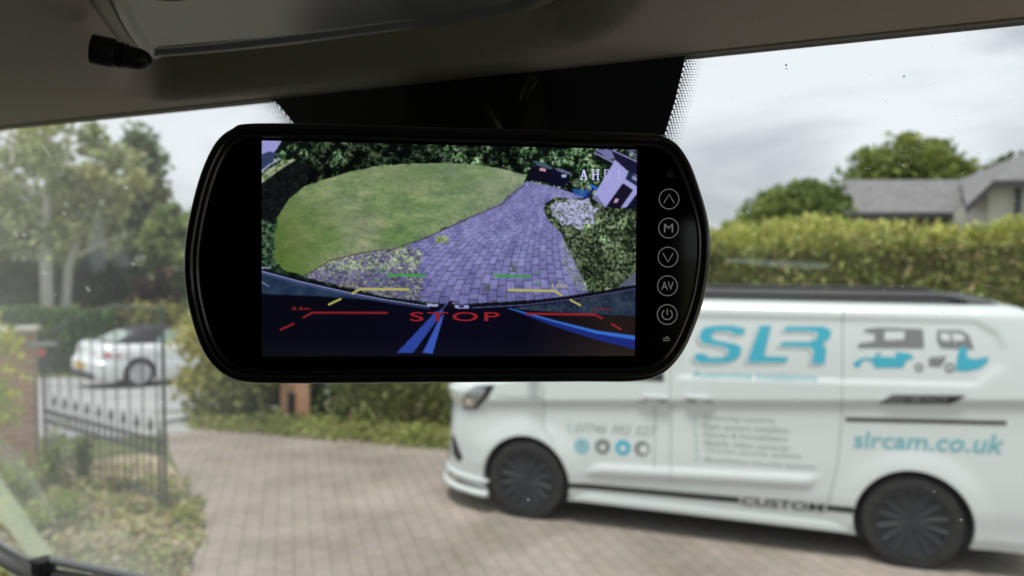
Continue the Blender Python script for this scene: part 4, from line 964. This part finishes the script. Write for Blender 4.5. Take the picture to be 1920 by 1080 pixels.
# black ribbed plug tucked behind the console
a, b = atY(172, 92, .475), atY(286, 117, .485)
ax = (b - a); PL = ax.length; Mq = Matrix.Translation(a) @ ax.to_track_quat('Z', 'Y').to_matrix().to_4x4(); s_ = .42 / F_PX
pl = empty('ribbed_plug', a, 0, 'short black ribbed cylinder poking out behind the overhead console', 'plug')
MB().lathe([(29 * s_, 0), (31 * s_, 1.5 * s_), (31.5 * s_, 40 * s_), (29 * s_, 46 * s_), (27 * s_, 47 * s_), (27 * s_, 56 * s_)], Mq, 40).build('head', mat('plug_black', (.010, .011, .014), .4), pl, smooth=40)
MB().lathe([(24 * s_, 54 * s_), (24 * s_, 72 * s_), (23 * s_, 95 * s_), (18 * s_, 109 * s_), (8 * s_, 116 * s_)], Mq, 40).build('tail', mat('plug_black_b', (.010, .011, .014), .4), pl, smooth=60)
for h in (58, 66): MB().lathe([(25 * s_, (h - 2) * s_), (28.5 * s_, (h - 1) * s_), (28.5 * s_, (h + 1.5) * s_), (25 * s_, (h + 2.5) * s_)], Mq, 40).build('ridge_ring', mat('ring_black', (.02, .02, .022), .25), pl, smooth=60)

# ------------------------------------------------------------------ mirror monitor
MC = atY(840, 480, .39); mu = Vector((math.cos(R(5)), math.sin(R(5)), 0)); mn_ = Vector((math.sin(R(5)), -math.cos(R(5)), 0)); mv = Vector((0, 0, 1))
def mp2(x, y): r = ray(x, y); P = O + r * ((MC - O).dot(mn_) / r.dot(mn_)); d_ = P - MC; return (d_.dot(mu), d_.dot(mv))
def m3(a, b, h=0): return MC + mu * a + mv * b + mn_ * h
mon = empty('mirror_monitor', MC, 0, 'black rear view mirror monitor showing a reversing camera picture', 'mirror monitor')
OUT = [(470, 228), (430, 239), (399, 266), (372, 322), (351, 400), (340, 475), (342, 540), (354, 600), (371, 650), (394, 686), (425, 710), (468, 721), (580, 722.5), (830, 720.5), (1080, 719), (1195, 718), (1245, 704), (1281, 668), (1306, 618), (1325, 560), (1335, 500), (1337, 445), (1330, 398), (1316, 350), (1299, 305), (1276, 270), (1250, 253), (1222, 247), (1060, 242), (850, 236), (640, 230)]
mo = [tuple(p.xy) for p in catmull([(*mp2(*p), 0) for p in OUT], 8)]
GLB = mat('gloss_black', (.006, .006, .008), .26, spec=.7, coat=.3)
fnm = lambda a, b, h: m3(a, b, h)
q = MB(); rings(q, mo, [(.022, -.026), (.012, -.024), (.005, -.019), (.001, -.012), (0, -.006), (.0004, -.003), (.0015, -.0006), (.003, .0), (.0048, -.0003), (.0054, -.0012), (.0060, -.0008), (.0072, -.0003), (.0080, -.0012), (.0084, -.0022)], fnm)
q.f.append(list(range(len(mo)))[::-1]); hs = q.build('housing', GLB, mon, smooth=50)
gi = inset(mo, .0084); q = MB(); q.v = [tuple(m3(a, b, -.0014)) for a, b in inset(mo, .0081)]; q.f = [list(range(len(mo)))]
q.build('front_glass', mat('front_glass', (.0012, .0013, .002), .07, spec=.35), mon)

# picture on the screen, painted as vertex colours on a flat grid (coordinates of a 1833 x 1080 drawing)
NX, NY = 600, 344
C4 = [(28, 35), (1797, 75), (1785, 1047), (28, 1055)]
uu, vv = np.meshgrid((np.arange(NX + 1)) / NX, (np.arange(NY + 1)) / NY)
PX = (C4[0][0] * (1 - uu) + C4[1][0] * uu) * (1 - vv) + (C4[3][0] * (1 - uu) + C4[2][0] * uu) * vv
PY = (C4[0][1] * (1 - uu) + C4[1][1] * uu) * (1 - vv) + (C4[3][1] * (1 - uu) + C4[2][1] * uu) * vv
IMG = np.zeros((NY + 1, NX + 1, 3))
def fbm(sc_, seed, ax=1, ay=1, oc=4):
    a = 0; w_ = 1; t_ = 0
    for k in range(oc): a = a + w_ * vnoise(PX * ax, PY * ay, sc_ * 2 ** k, seed + k); t_ += w_; w_ *= .55
    return a / t_
def pmask(poly):
    m = np.zeros(PX.shape, bool); n = len(poly)
    for i in range(n):
        (x1_, y1_), (x2_, y2_) = poly[i], poly[(i + 1) % n]
        if y1_ == y2_: continue
        m ^= ((y1_ > PY) != (y2_ > PY)) & (PX < x1_ + (PY - y1_) * (x2_ - x1_) / (y2_ - y1_))
    return m
def wob(a=14, sc_=.02, s=50): return (vnoise(PX, PY, sc_, s) - .5) * a, (vnoise(PX, PY, sc_, s + 1) - .5) * a
def fill(poly, col, a=1.0):
    m = pmask(poly)
    col = np.array(col) / 255.0 if not (isinstance(col, np.ndarray) and col.ndim == 3) else col[m]
    IMG[m] = IMG[m] * (1 - a) + col * a; return m
def pline(pts, w0, w1, col, a=1.0):
    n = len(pts) - 1
    for i in range(n):
        (x1_, y1_), (x2_, y2_) = pts[i], pts[i + 1]; ex, ey = x2_ - x1_, y2_ - y1_
        t_ = np.clip(((PX - x1_) * ex + (PY - y1_) * ey) / (ex * ex + ey * ey), 0, 1); d = np.hypot(PX - x1_ - ex * t_, PY - y1_ - ey * t_)
        wd = (w0 + (w1 - w0) * (i + t_) / n) / 2; al = np.clip((wd - d) / 1.5 + .5, 0, 1)[..., None] * a
        IMG[:] = IMG * (1 - al) + np.array(col) / 255 * al
def splats(mask, n, rmin, rmax, cols, a=.8, seed=1, asp=.55):
    rg = np.random.default_rng(seed); ys, xs = np.nonzero(mask)
    if len(ys) == 0: return
    pk = rg.integers(0, len(ys), n); sx_ = NX / 1765
    for k in pk:
        cy_, cx_ = ys[k], xs[k]; r_ = (rmin + (rmax - rmin) * rg.random() ** 2) * sx_; R_ = int(r_ + 2)
        y0_, y1_, x0_, x1_ = max(0, cy_ - R_), min(NY + 1, cy_ + R_ + 1), max(0, cx_ - R_), min(NX + 1, cx_ + R_ + 1)
        gy_, gx_ = np.mgrid[y0_:y1_, x0_:x1_]; an = rg.random() * 3.14; dx = gx_ - cx_; dy = gy_ - cy_
        p_ = dx * math.cos(an) + dy * math.sin(an); q_ = (-dx * math.sin(an) + dy * math.cos(an)) / asp
        al = (np.clip(r_ - np.hypot(p_, q_) + .4, 0, 1) * mask[y0_:y1_, x0_:x1_] * a)[..., None]
        c_ = np.array(cols[rg.integers(0, len(cols))]) / 255
        IMG[y0_:y1_, x0_:x1_] = IMG[y0_:y1_, x0_:x1_] * (1 - al) + c_ * al
# foliage background
f1 = fbm(.03, 1)[..., None]
IMG[:] = (np.array([10, 18, 14]) + np.clip((f1 - .45) * 4, 0, 1) * np.array([34, 52, 34])) / 255
bgm = pmask([(0, 0), (1833, 0), (1833, 320), (1200, 260), (1000, 170), (600, 160), (0, 400)])
splats(bgm & (f1[..., 0] > .42), 5200, 6, 17, [(48, 78, 50), (70, 105, 62), (96, 130, 84), (30, 52, 36), (130, 160, 115)], .85, 3)
splats(bgm & (f1[..., 0] > .58), 900, 5, 11, [(165, 190, 160), (140, 170, 120), (190, 205, 170)], .85, 4)
splats(bgm, 1500, 5, 14, [(6, 12, 12), (14, 24, 18)], .8, 5)
fill([(28, 35), (118, 37), (96, 75), (60, 110), (28, 180)], (150, 150, 205)); fill([(28, 100), (60, 85), (95, 95), (80, 130), (28, 170)], (50, 60, 95)); pline([(28, 180), (60, 150), (110, 120)], 8, 6, (160, 165, 205))
m = fill([(28, 200), (120, 140), (230, 135), (300, 195), (230, 250), (140, 340), (70, 420), (28, 440)], (12, 16, 18)); splats(m, 500, 5, 12, [(26, 34, 30), (20, 26, 26), (6, 9, 10)], .7, 6)
m = pmask([(28, 190), (120, 130), (190, 120), (120, 165), (28, 235)]); splats(m, 160, 6, 13, [(140, 150, 120), (90, 110, 70), (170, 175, 150)], .85, 7)
m = fill([(28, 400), (95, 430), (100, 640), (28, 640)], (10, 18, 14)); splats(m, 260, 5, 13, [(60, 90, 66), (90, 120, 90), (30, 46, 34)], .8, 8)
# lawn
LW = [(700, 141), (900, 137), (1100, 155), (1262, 195), (1245, 235), (1130, 330), (960, 402), (820, 470), (700, 522), (520, 555), (350, 592), (215, 675), (125, 640), (88, 600), (84, 480), (95, 400), (150, 310), (220, 250), (300, 220), (430, 180), (560, 152)]
wx, wy = wob(10, .03); PX0, PY0 = PX, PY; PX, PY = PX + wx, PY + wy; lm = pmask(LW); PX, PY = PX0, PY0
nz = fbm(.012, 20, 1, 2.4, 4)[..., None]; nf = fbm(.05, 30, 1, 2.2, 3)[..., None]; n3 = fbm(.006, 40)[..., None]
lc = np.array([118, 136, 96]) + (nz - .5) * np.array([56, 48, 36]) + (nf - .5) * np.array([36, 36, 28]) + (n3 - .5) * np.array([50, 20, 50])
dl = np.clip((420 - PX) / 360, 0, 1)[..., None] * np.clip((PY - 200) / 250, 0, 1)[..., None]
lc = lc * (1 - dl * .75) + np.array([66, 90, 26]) * dl * .75
lc = lc + np.clip((PX - 700) / 600, 0, 1)[..., None] * np.array([2, 4, 12])
IMG[lm] = (lc / 255)[lm]
splats(lm, 1500, 3, 9, [(125, 140, 84), (78, 92, 44), (140, 148, 100), (70, 84, 38)], .28, 21, .35)
# paving
PVP = [(1262, 222), (1400, 250), (1550, 300), (1370, 318), (1342, 350), (1360, 400), (1430, 470), (1500, 600), (1565, 745), (1400, 775), (900, 806), (600, 770), (215, 675), (350, 592), (520, 555), (700, 522), (820, 470), (960, 402), (1130, 330), (1245, 235)]
pm = pmask(PVP); tt = np.clip((PY - 220) / 570, 0, 1.05); xc = 890 + 400 * np.maximum(1 - tt, 0) ** 1.35
cc_ = (PX - xc) / (46 * (.22 + .78 * tt)) ; row = 570 / (56 * .82) * np.log(.18 + .82 * np.maximum(tt, .001)) 
ci_ = np.floor(cc_); rw = row + .5 * (ci_ % 2) + .15 * np.sin(ci_ * 7)
fc = np.abs(cc_ - ci_ - .5) * 2; fr2 = np.abs(rw - np.floor(rw) - .5) * 2
ln_ = np.maximum(np.clip((fc - .86) / .1, 0, 1), np.clip((fr2 - .86) / .1, 0, 1)) * np.clip(tt * 2.2 - .15, .15, 1)
rnd = np.sin(ci_ * 12.9898 + np.floor(rw) * 78.233) * 43758.5453; rnd = rnd - np.floor(rnd)
pn = fbm(.03, 60)[..., None]
pc_ = np.array([122, 122, 174]) + (rnd[..., None] - .5) * 22 + (pn - .5) * 50 - np.clip((tt[..., None] - .75) * 60, 0, 18)
pc_ = pc_ * (1 - ln_[..., None] * .40)
IMG[pm] = (pc_ / 255)[pm]
splats(pm, 900, 3, 8, [(150, 150, 190), (130, 128, 170), (84, 84, 120)], .4, 61)
splats(pm & (PY < 480), 500, 3, 7, [(170, 168, 210), (150, 148, 190)], .5, 62)
# weedy corner and edging
em = pmask([(215, 675), (350, 592), (520, 556), (700, 524), (770, 560), (745, 640), (770, 700), (760, 790), (600, 770), (400, 728)])
IMG[em] *= np.array([.86, .84, .80])
splats(em, 900, 4, 10, [(70, 72, 84), (130, 140, 120), (160, 170, 140), (60, 66, 60), (150, 145, 175)], .75, 63)
splats(em & (PY < 640), 260, 4, 11, [(150, 175, 110), (185, 195, 165)], .8, 64)
for k, (a_, b_) in enumerate([((1250, 240), (1140, 332)), ((1140, 332), (965, 405)), ((965, 405), (800, 482)), ((800, 482), (640, 540)), ((640, 540), (480, 562)), ((480, 562), (340, 598)), ((340, 598), (220, 672))]):
    pline([a_, b_], 6, 6, (62, 54, 54), .7)
    n_ = int(math.dist(a_, b_) / 26)
    for j in range(n_):
        f_ = (j + .5) / n_; x_ = a_[0] + (b_[0] - a_[0]) * f_; y_ = a_[1] + (b_[1] - a_[1]) * f_; dx, dy = (b_[1] - a_[1]), -(b_[0] - a_[0]); l_ = math.hypot(dx, dy)
        sgn = -1; pline([(x_ + sgn * dx / l_ * 8, y_ + sgn * dy / l_ * 8), (x_ + sgn * dx / l_ * 34, y_ + sgn * dy / l_ * 34)], 2.5, 2.5, (72, 68, 98), .5)
    
splats(pmask([(830, 480), (890, 480), (890, 515), (830, 515)]), 60, 5, 10, [(165, 180, 130), (110, 130, 80)], .85, 65)
splats(pmask([(1180, 600), (1215, 600), (1215, 650), (1180, 650)]), 25, 5, 9, [(70, 80, 60)], .7, 66)
splats(pmask([(1055, 710), (1090, 710), (1085, 745), (1055, 745)]), 20, 5, 9, [(70, 80, 66)], .7, 67)
# right hand bushes
RB = [(1345, 330), (1400, 298), (1540, 308), (1600, 288), (1640, 340), (1797, 345), (1797, 700), (1700, 735), (1560, 745), (1500, 620), (1430, 470), (1360, 400)]
m = fill(RB, (26, 38, 24)); splats(m, 2600, 5, 14, [(80, 104, 66), (116, 140, 96), (50, 68, 44), (150, 168, 130), (30, 44, 30)], .85, 70)
splats(m & (fbm(.015, 80) > .5), 700, 5, 12, [(165, 180, 150), (130, 155, 108)], .85, 71); splats(m, 500, 5, 11, [(14, 22, 16)], .8, 72)
m2 = pmask([(1375, 340), (1400, 318), (1440, 322), (1470, 300), (1520, 312), (1560, 302), (1575, 335), (1610, 350), (1580, 380), (1590, 430), (1545, 420), (1520, 452), (1470, 425), (1430, 432), (1405, 395), (1385, 385)]); splats(m2, 900, 5, 11, [(178, 178, 222), (160, 165, 205), (190, 190, 228)], .9, 73); splats(m2, 200, 4, 8, [(70, 84, 60)], .7, 74)
splats(pmask([(1430, 480), (1500, 600), (1560, 740), (1500, 740), (1430, 600)]), 220, 4, 10, [(120, 135, 125), (150, 160, 160), (90, 100, 90)], .7, 75)
# house, roof, bins
fill([(1590, 76), (1690, 76), (1700, 112), (1660, 120)], (112, 112, 165)); pline([(1590, 90), (1680, 135)], 8, 8, (135, 135, 185))
fill([(1692, 118), (1752, 165), (1797, 190), (1797, 345), (1640, 346), (1575, 302)], (158, 158, 214))
fill([(1672, 80), (1720, 86), (1797, 125), (1797, 195), (1745, 170), (1690, 122)], (24, 24, 52)); pline([(1680, 80), (1797, 132)], 6, 6, (150, 150, 190))
splats(pmask([(1740, 76), (1797, 76), (1797, 118), (1740, 92)]), 60, 5, 10, [(70, 80, 110), (120, 130, 150), (30, 36, 50)], .8, 76)
fill([(1757, 172), (1797, 200), (1797, 246), (1740, 212)], (32, 40, 72)); fill([(1775, 195), (1797, 205), (1797, 225), (1770, 212)], (130, 140, 180))
fill([(1727, 232), (1777, 264), (1712, 352), (1645, 342)], (20, 20, 38)); fill([(1690, 305), (1708, 305), (1698, 325), (1682, 322)], (190, 160, 190))
fill([(1797, 280), (1797, 345), (1735, 356)], (16, 18, 42))
fill([(1280, 150), (1380, 166), (1372, 236), (1268, 214)], (13, 13, 30)); fill([(1385, 168), (1472, 190), (1442, 252), (1358, 236)], (12, 14, 36))
fill([(1290, 128), (1335, 132), (1388, 160), (1378, 168), (1310, 150)], (66, 86, 104)); fill([(1392, 160), (1430, 165), (1476, 184), (1466, 192), (1410, 176)], (96, 100, 128))
fill([(1325, 160), (1354, 164), (1352, 178), (1322, 174)], (205, 150, 165)); fill([(1430, 192), (1454, 192), (1450, 206), (1430, 206)], (165, 180, 205))
fill([(1478, 258), (1560, 262), (1545, 300), (1490, 285)], (46, 92, 176), .8); fill([(1565, 232), (1600, 252), (1545, 306), (1535, 300), (1575, 262)], (22, 34, 120)); fill([(1562, 234), (1604, 250), (1596, 262), (1575, 250)], (40, 110, 215))
pline([(1200, 110), (1270, 140)], 5, 4, (70, 80, 70)); pline([(1470, 225), (1560, 256)], 6, 6, (90, 84, 80))
# rear of our own vehicle
CU = [(28, 640), (200, 688), (400, 735), (600, 775), (800, 805), (1000, 806), (1250, 792), (1500, 762), (1797, 712)]
low = pmask(CU + [(1797, 1080), (0, 1080), (0, 640)])
dk_ = np.array([8, 8, 17]) + np.clip((900 - np.abs(PX - 900)) / 900, 0, 1)[..., None] * np.array([0, 0, 8]) + np.clip((PY - 950) / 100, 0, 1)[..., None] * np.array([6, 7, 4])
dk_ = dk_ + np.clip((PX - 1250) / 400, 0, 1)[..., None] * np.array([24, 16, 6])
IMG[low] = (dk_ / 255)[low]
m = pmask([(28, 650), (200, 700), (400, 748), (600, 788), (780, 812), (560, 786), (300, 768), (28, 757)]); rf = fbm(.02, 90)[..., None]; IMG[m] = ((np.array([34, 50, 74]) + (rf - .5) * np.array([40, 50, 40])) / 255)[m]
m = pmask([(1190, 822), (1500, 782), (1797, 728), (1797, 858), (1500, 845), (1280, 832)]); IMG[m] = ((np.array([40, 52, 72]) + (rf - .5) * np.array([60, 70, 60])) / 255)[m]
splats(m, 160, 4, 10, [(70, 90, 96), (50, 66, 64)], .5, 91)
m = pmask([(1700, 720), (1797, 640), (1797, 715)]); IMG[m] = np.array([120, 125, 150]) / 255
pline([(x_, y_ + 6) for x_, y_ in CU], 16, 20, (14, 14, 22)); pline([(x_, y_ + 10) for x_, y_ in CU[:5]], 6, 5, (150, 158, 215)); pline([(x_, y_ + 20) for x_, y_ in CU[:5]], 3, 3, (90, 96, 160)); pline([(x_, y_ + 14) for x_, y_ in CU[5:]], 5, 4, (86, 90, 140))
pline([(28, 634), (70, 630)], 8, 4, (150, 158, 200)); pline([(28, 700), (60, 722)], 5, 4, (130, 150, 175))
fill([(786, 800), (842, 804), (838, 816), (790, 812)], (165, 168, 215)); fill([(918, 805), (985, 806), (985, 824), (918, 822)], (150, 155, 205)); fill([(940, 809), (962, 809), (962, 818), (940, 818)], (12, 12, 30))
fill([(828, 838), (872, 828), (722, 1037), (645, 1037)], (44, 66, 150)); fill([(848, 868), (870, 846), (815, 1037), (766, 1037)], (56, 86, 176)); pline([(860, 820), (905, 792)], 16, 10, (12, 12, 22)); pline([(850, 835), (885, 800)], 4, 4, (90, 110, 180))
pline([(1188, 826), (1400, 900), (1600, 955), (1797, 995)], 6, 44, (28, 42, 118)); pline([(1175, 822), (1400, 884), (1600, 934), (1797, 962)], 5, 20, (52, 108, 200))
cl_ = (np.clip((fbm(.011, 120, 1, 1.3, 3) - .30) * 2.4, .45, 1.25))[..., None]
bm_ = pmask(RB) & ~m2; IMG[bm_] = (IMG * np.maximum(cl_, .6) * 1.2)[bm_]
bm_ = bgm & ~pmask(LW) & ~pmask(PVP) & (PX < 1230) & (PX > 240); IMG[bm_] = (IMG * np.maximum(cl_, .5))[bm_]
IMG = np.clip(IMG * (1 + (RNG.random(IMG.shape[:2])[..., None] - .5) * .10), 0, 1)
for _ in range(2):
    P_ = np.pad(IMG, ((1, 1), (1, 1), (0, 0)), 'edge'); IMG = .5 * IMG + .125 * (P_[:-2, 1:-1] + P_[2:, 1:-1] + P_[1:-1, :-2] + P_[1:-1, 2:])
# overlay helpers draw straight onto the picture
GRN, YLW, RED = (58, 150, 64), (176, 174, 96), (132, 32, 36)
def seg(a, b, w_, c_, al=.92): pline([a, b], w_, w_, c_, al)
seg((604, 666), (776, 666), 12, GRN); seg((1108, 667), (1276, 670), 12, GRN); seg((560, 650), (590, 640), 9, GRN, .45); seg((545, 695), (565, 690), 9, GRN, .45); seg((1290, 655), (1335, 650), 8, GRN, .3); seg((1308, 700), (1322, 706), 9, GRN, .5)
seg((478, 733), (700, 734), 12, YLW); seg((470, 737), (442, 753), 11, YLW); seg((386, 780), (334, 806), 10, YLW); seg((1176, 736), (1392, 738), 12, YLW); seg((1396, 740), (1426, 758), 11, YLW); seg((1472, 782), (1518, 806), 10, YLW)
seg((256, 845), (600, 845), 11, RED); seg((252, 849), (218, 868), 10, RED); seg((172, 898), (114, 926), 10, RED); seg((1262, 848), (1588, 850), 11, (150, 34, 40)); seg((1592, 853), (1624, 868), 10, (140, 34, 38)); seg((1674, 896), (1716, 920), 11, (130, 34, 38))
lin = np.where(IMG <= .04045, IMG / 12.92, ((IMG + .055) / 1.055) ** 2.4)
scr = [m3(*mp2(*p), -.0010) for p in ((490, 263), (1195.5, 280), (1191, 668), (490, 669))]
TLc, TRc, BRc, BLc = [np.array(tuple(p)) for p in scr]
U = uu[..., None]; Vv = vv[..., None]
G = ((TLc * (1 - U) + TRc * U) * (1 - Vv) + (BLc * (1 - U) + BRc * U) * Vv).reshape(-1, 3) - np.array(tuple(MC))
i0 = (np.arange(NY)[:, None] * (NX + 1) + np.arange(NX)[None, :]).ravel()
quads = np.stack([i0, i0 + 1, i0 + NX + 2, i0 + NX + 1], 1)
me = bpy.data.meshes.new('screen'); me.vertices.add(len(G)); me.vertices.foreach_set('co', G.ravel())
me.loops.add(quads.size); me.loops.foreach_set('vertex_index', quads.ravel().astype(np.int32)); me.polygons.add(len(quads)); me.polygons.foreach_set('loop_start', (np.arange(len(quads)) * 4).astype(np.int32))
me.update(calc_edges=True)
ca = me.color_attributes.new('picture', 'FLOAT_COLOR', 'POINT'); ca.data.foreach_set('color', np.concatenate([lin.reshape(-1, 3), np.ones((len(G), 1))], 1).ravel())
ms = bpy.data.materials.new('lcd_picture'); ms.use_nodes = True; nt = ms.node_tree; b_ = nt.nodes['Principled BSDF']; at = nt.nodes.new('ShaderNodeAttribute'); at.attribute_name = 'picture'
b_.inputs['Base Color'].default_value = (.004, .004, .005, 1); b_.inputs['Roughness'].default_value = .12; b_.inputs['Specular IOR Level'].default_value = .3
nt.links.new(at.outputs['Color'], b_.inputs['Emission Color']); b_.inputs['Emission Strength'].default_value = .70
me.materials.append(ms); so = bpy.data.objects.new('screen', me); COL.objects.link(so); so.parent = mon
def sc_pt(x, y, h=-.0007):
    """drawing coordinates -> point on the screen"""
    px_, py_ = 480 + x / 2.511, 250 + y / 2.511
    return m3(*mp2(px_, py_), h)
def s_text(name, body, x0, y0, x1, y1, col, em_, offset=0, space=1.0):
    V2, Fc = text_geo(body, 0, offset, space); m = mat(name + '_glow', (.01, .01, .01), .4, emis=em_, emcol=col)
    return mesh(name, [tuple(sc_pt(x0 + (x1 - x0) * a, y1 + (y0 - y1) * b)) for a, b in V2], Fc, m, so)
s_text('stop_warning', 'STOP', 724, 842, 1148, 885, (.30, .014, .018), .62, .008, 1.15)
s_text('distance_mark', '0.5m', 168, 818, 254, 832, (.28, .012, .014), .8); s_text('distance_mark', '1.0m', 1394, 706, 1468, 726, (.40, .40, .16), .8)
s_text('distance_mark', '1.0m', 398, 706, 466, 724, (.40, .40, .16), .5); s_text('distance_mark', '0.5m', 1590, 820, 1672, 834, (.18, .012, .014), .8)
for ch, xa, xb, em_ in (('A', 1527, 1562, 1.0), ('H', 1583, 1617, .9), ('D', 1640, 1668, .62), ('1', 1706, 1716, .66)):
    g_ = MB(); c_ = (.46, .46, .74)
    y0, y1 = 171, 216; w = xb - xa
    def bar(x0_, y0_, x1_, y1_, th=6.5):
        l_ = math.hypot(x1_ - x0_, y1_ - y0_); nx, ny = (y1_ - y0_) / l_ * th / 2, -(x1_ - x0_) / l_ * th / 2
        g_.add([sc_pt(x0_ + nx, y0_ + ny), sc_pt(x1_ + nx, y1_ + ny), sc_pt(x1_ - nx, y1_ - ny), sc_pt(x0_ - nx, y0_ - ny)], [(0, 1, 2, 3)])
    if ch == 'A': bar(xa + 5, y1, xa + w / 2, y0, 5); bar(xa + w / 2, y0, xb - 5, y1, 7); bar(xa + 9, 200, xb - 9, 200, 4); bar(xa, y1, xa + 12, y1, 4); bar(xb - 12, y1, xb, y1, 4)
    if ch == 'H': bar(xa + 6, y0, xa + 6, y1); bar(xb - 6, y0, xb - 6, y1); bar(xa + 6, 193, xb - 6, 193, 4); [bar(q_, yy, q_ + 12, yy, 4) for q_ in (xa, xb - 12) for yy in (y0, y1)]
    if ch == 'D': bar(xa + 4, y0, xa + 4, y1); bar(xa, y0, xb - 8, y0, 4); bar(xa, y1, xb - 8, y1, 4); bar(xb - 8, y0, xb, y0 + 12, 5); bar(xb, y0 + 12, xb, y1 - 12, 5); bar(xb, y1 - 12, xb - 8, y1, 5)
    if ch == '1': bar(xa + 5, y0, xa + 5, y1); bar(xa - 2, y1, xb + 4, y1, 4); bar(xa - 2, y0 + 6, xa + 5, y0, 4)
    g_.build('channel_letter', mat('osd_' + ch, (.01, .01, .01), .4, emis=em_, emcol=c_), so)
# touch buttons
ICN = mat('button_print', (.34, .34, .35), .5, emis=.06, emcol=(1, 1, 1.03))
def strip(mb, pts, w_, h=-.0009, closed=False):
    n = len(pts); V = []
    for i in range(n):
        a_ = pts[(i - 1) % n] if (closed or i > 0) else pts[i]; b_ = pts[(i + 1) % n] if (closed or i < n - 1) else pts[i]
        tx, ty = b_[0] - a_[0], b_[1] - a_[1]; l_ = math.hypot(tx, ty) or 1; nx, ny = -ty / l_ * w_ / 2, tx / l_ * w_ / 2
        V += [m3(*mp2(pts[i][0] + nx, pts[i][1] + ny), h), m3(*mp2(pts[i][0] - nx, pts[i][1] - ny), h)]
    mb.add(V, [(2 * i, 2 * i + 1, (2 * i + 3) % (2 * n), (2 * i + 2) % (2 * n)) for i in range(n if closed else n - 1)])
for x, y, kd in ((1255.5, 373, '^'), (1254.5, 427.5, 'M'), (1253.5, 482, 'v'), (1252.5, 536, 'AV'), (1252, 590, 'p')):
    g_ = MB(); strip(g_, disc(x, y, 18.6, 40), 1.6, closed=True)
    if kd == '^': strip(g_, [(x - 9.5, y + 7), (x, y - 9), (x + 9.5, y + 7)], 1.9)
    elif kd == 'v': strip(g_, [(x - 9.5, y - 7), (x, y + 9), (x + 9.5, y - 7)], 1.9)
    elif kd == 'p':
        strip(g_, [(x, y - 10.5), (x, y + 1)], 1.9); strip(g_, [(x + 9.5 * math.cos(R(a_)), y + 9.5 * math.sin(R(a_))) for a_ in range(-55, 236, 10)], 1.9)
    else:
        V2, Fc = text_geo(kd, 0, 0, 1.0); hw_ = 8.5 if kd == 'M' else 11.5
        g_.add([m3(*mp2(x - hw_ + 2 * hw_ * a_, y + 8 - 16 * b_), -.0009) for a_, b_ in V2], Fc)
    g_.build('touch_button', ICN, mon)
g_ = MB(); strip(g_, [(1244, 639), (1256, 639)], 1.6); strip(g_, [(1244, 635), (1256, 635), (1257, 637)], 1.6); strip(g_, [(1249, 632), (1254, 632)], 1.6); g_.build('infrared_window', mat('ir_print', (.3, .28, .27), .5, emis=.06, emcol=(1, 1, 1)), mon)
g_ = MB(); g_.add([m3(*mp2(*p), -.0010) for p in disc(1258, 327, 7.5, 24)], [list(range(24))]); g_.build('light_sensor', mat('sensor_dot', (.012, .012, .014), .3), mon)
# arm from the monitor to the windscreen
q = MB(); q.tube([m3(.012, .02, -.024), m3(.012, .03, -.05), ws(850, 300, .01)], [.016, .013, .017], 16); q.bevbox(m3(.01, .0, -.032), (.09, .014, .06), .004, Matrix.Rotation(R(5), 3, 'Z')); q.build('mounting_arm', mat('arm_black', (.01, .01, .012), .4), mon, smooth=45)
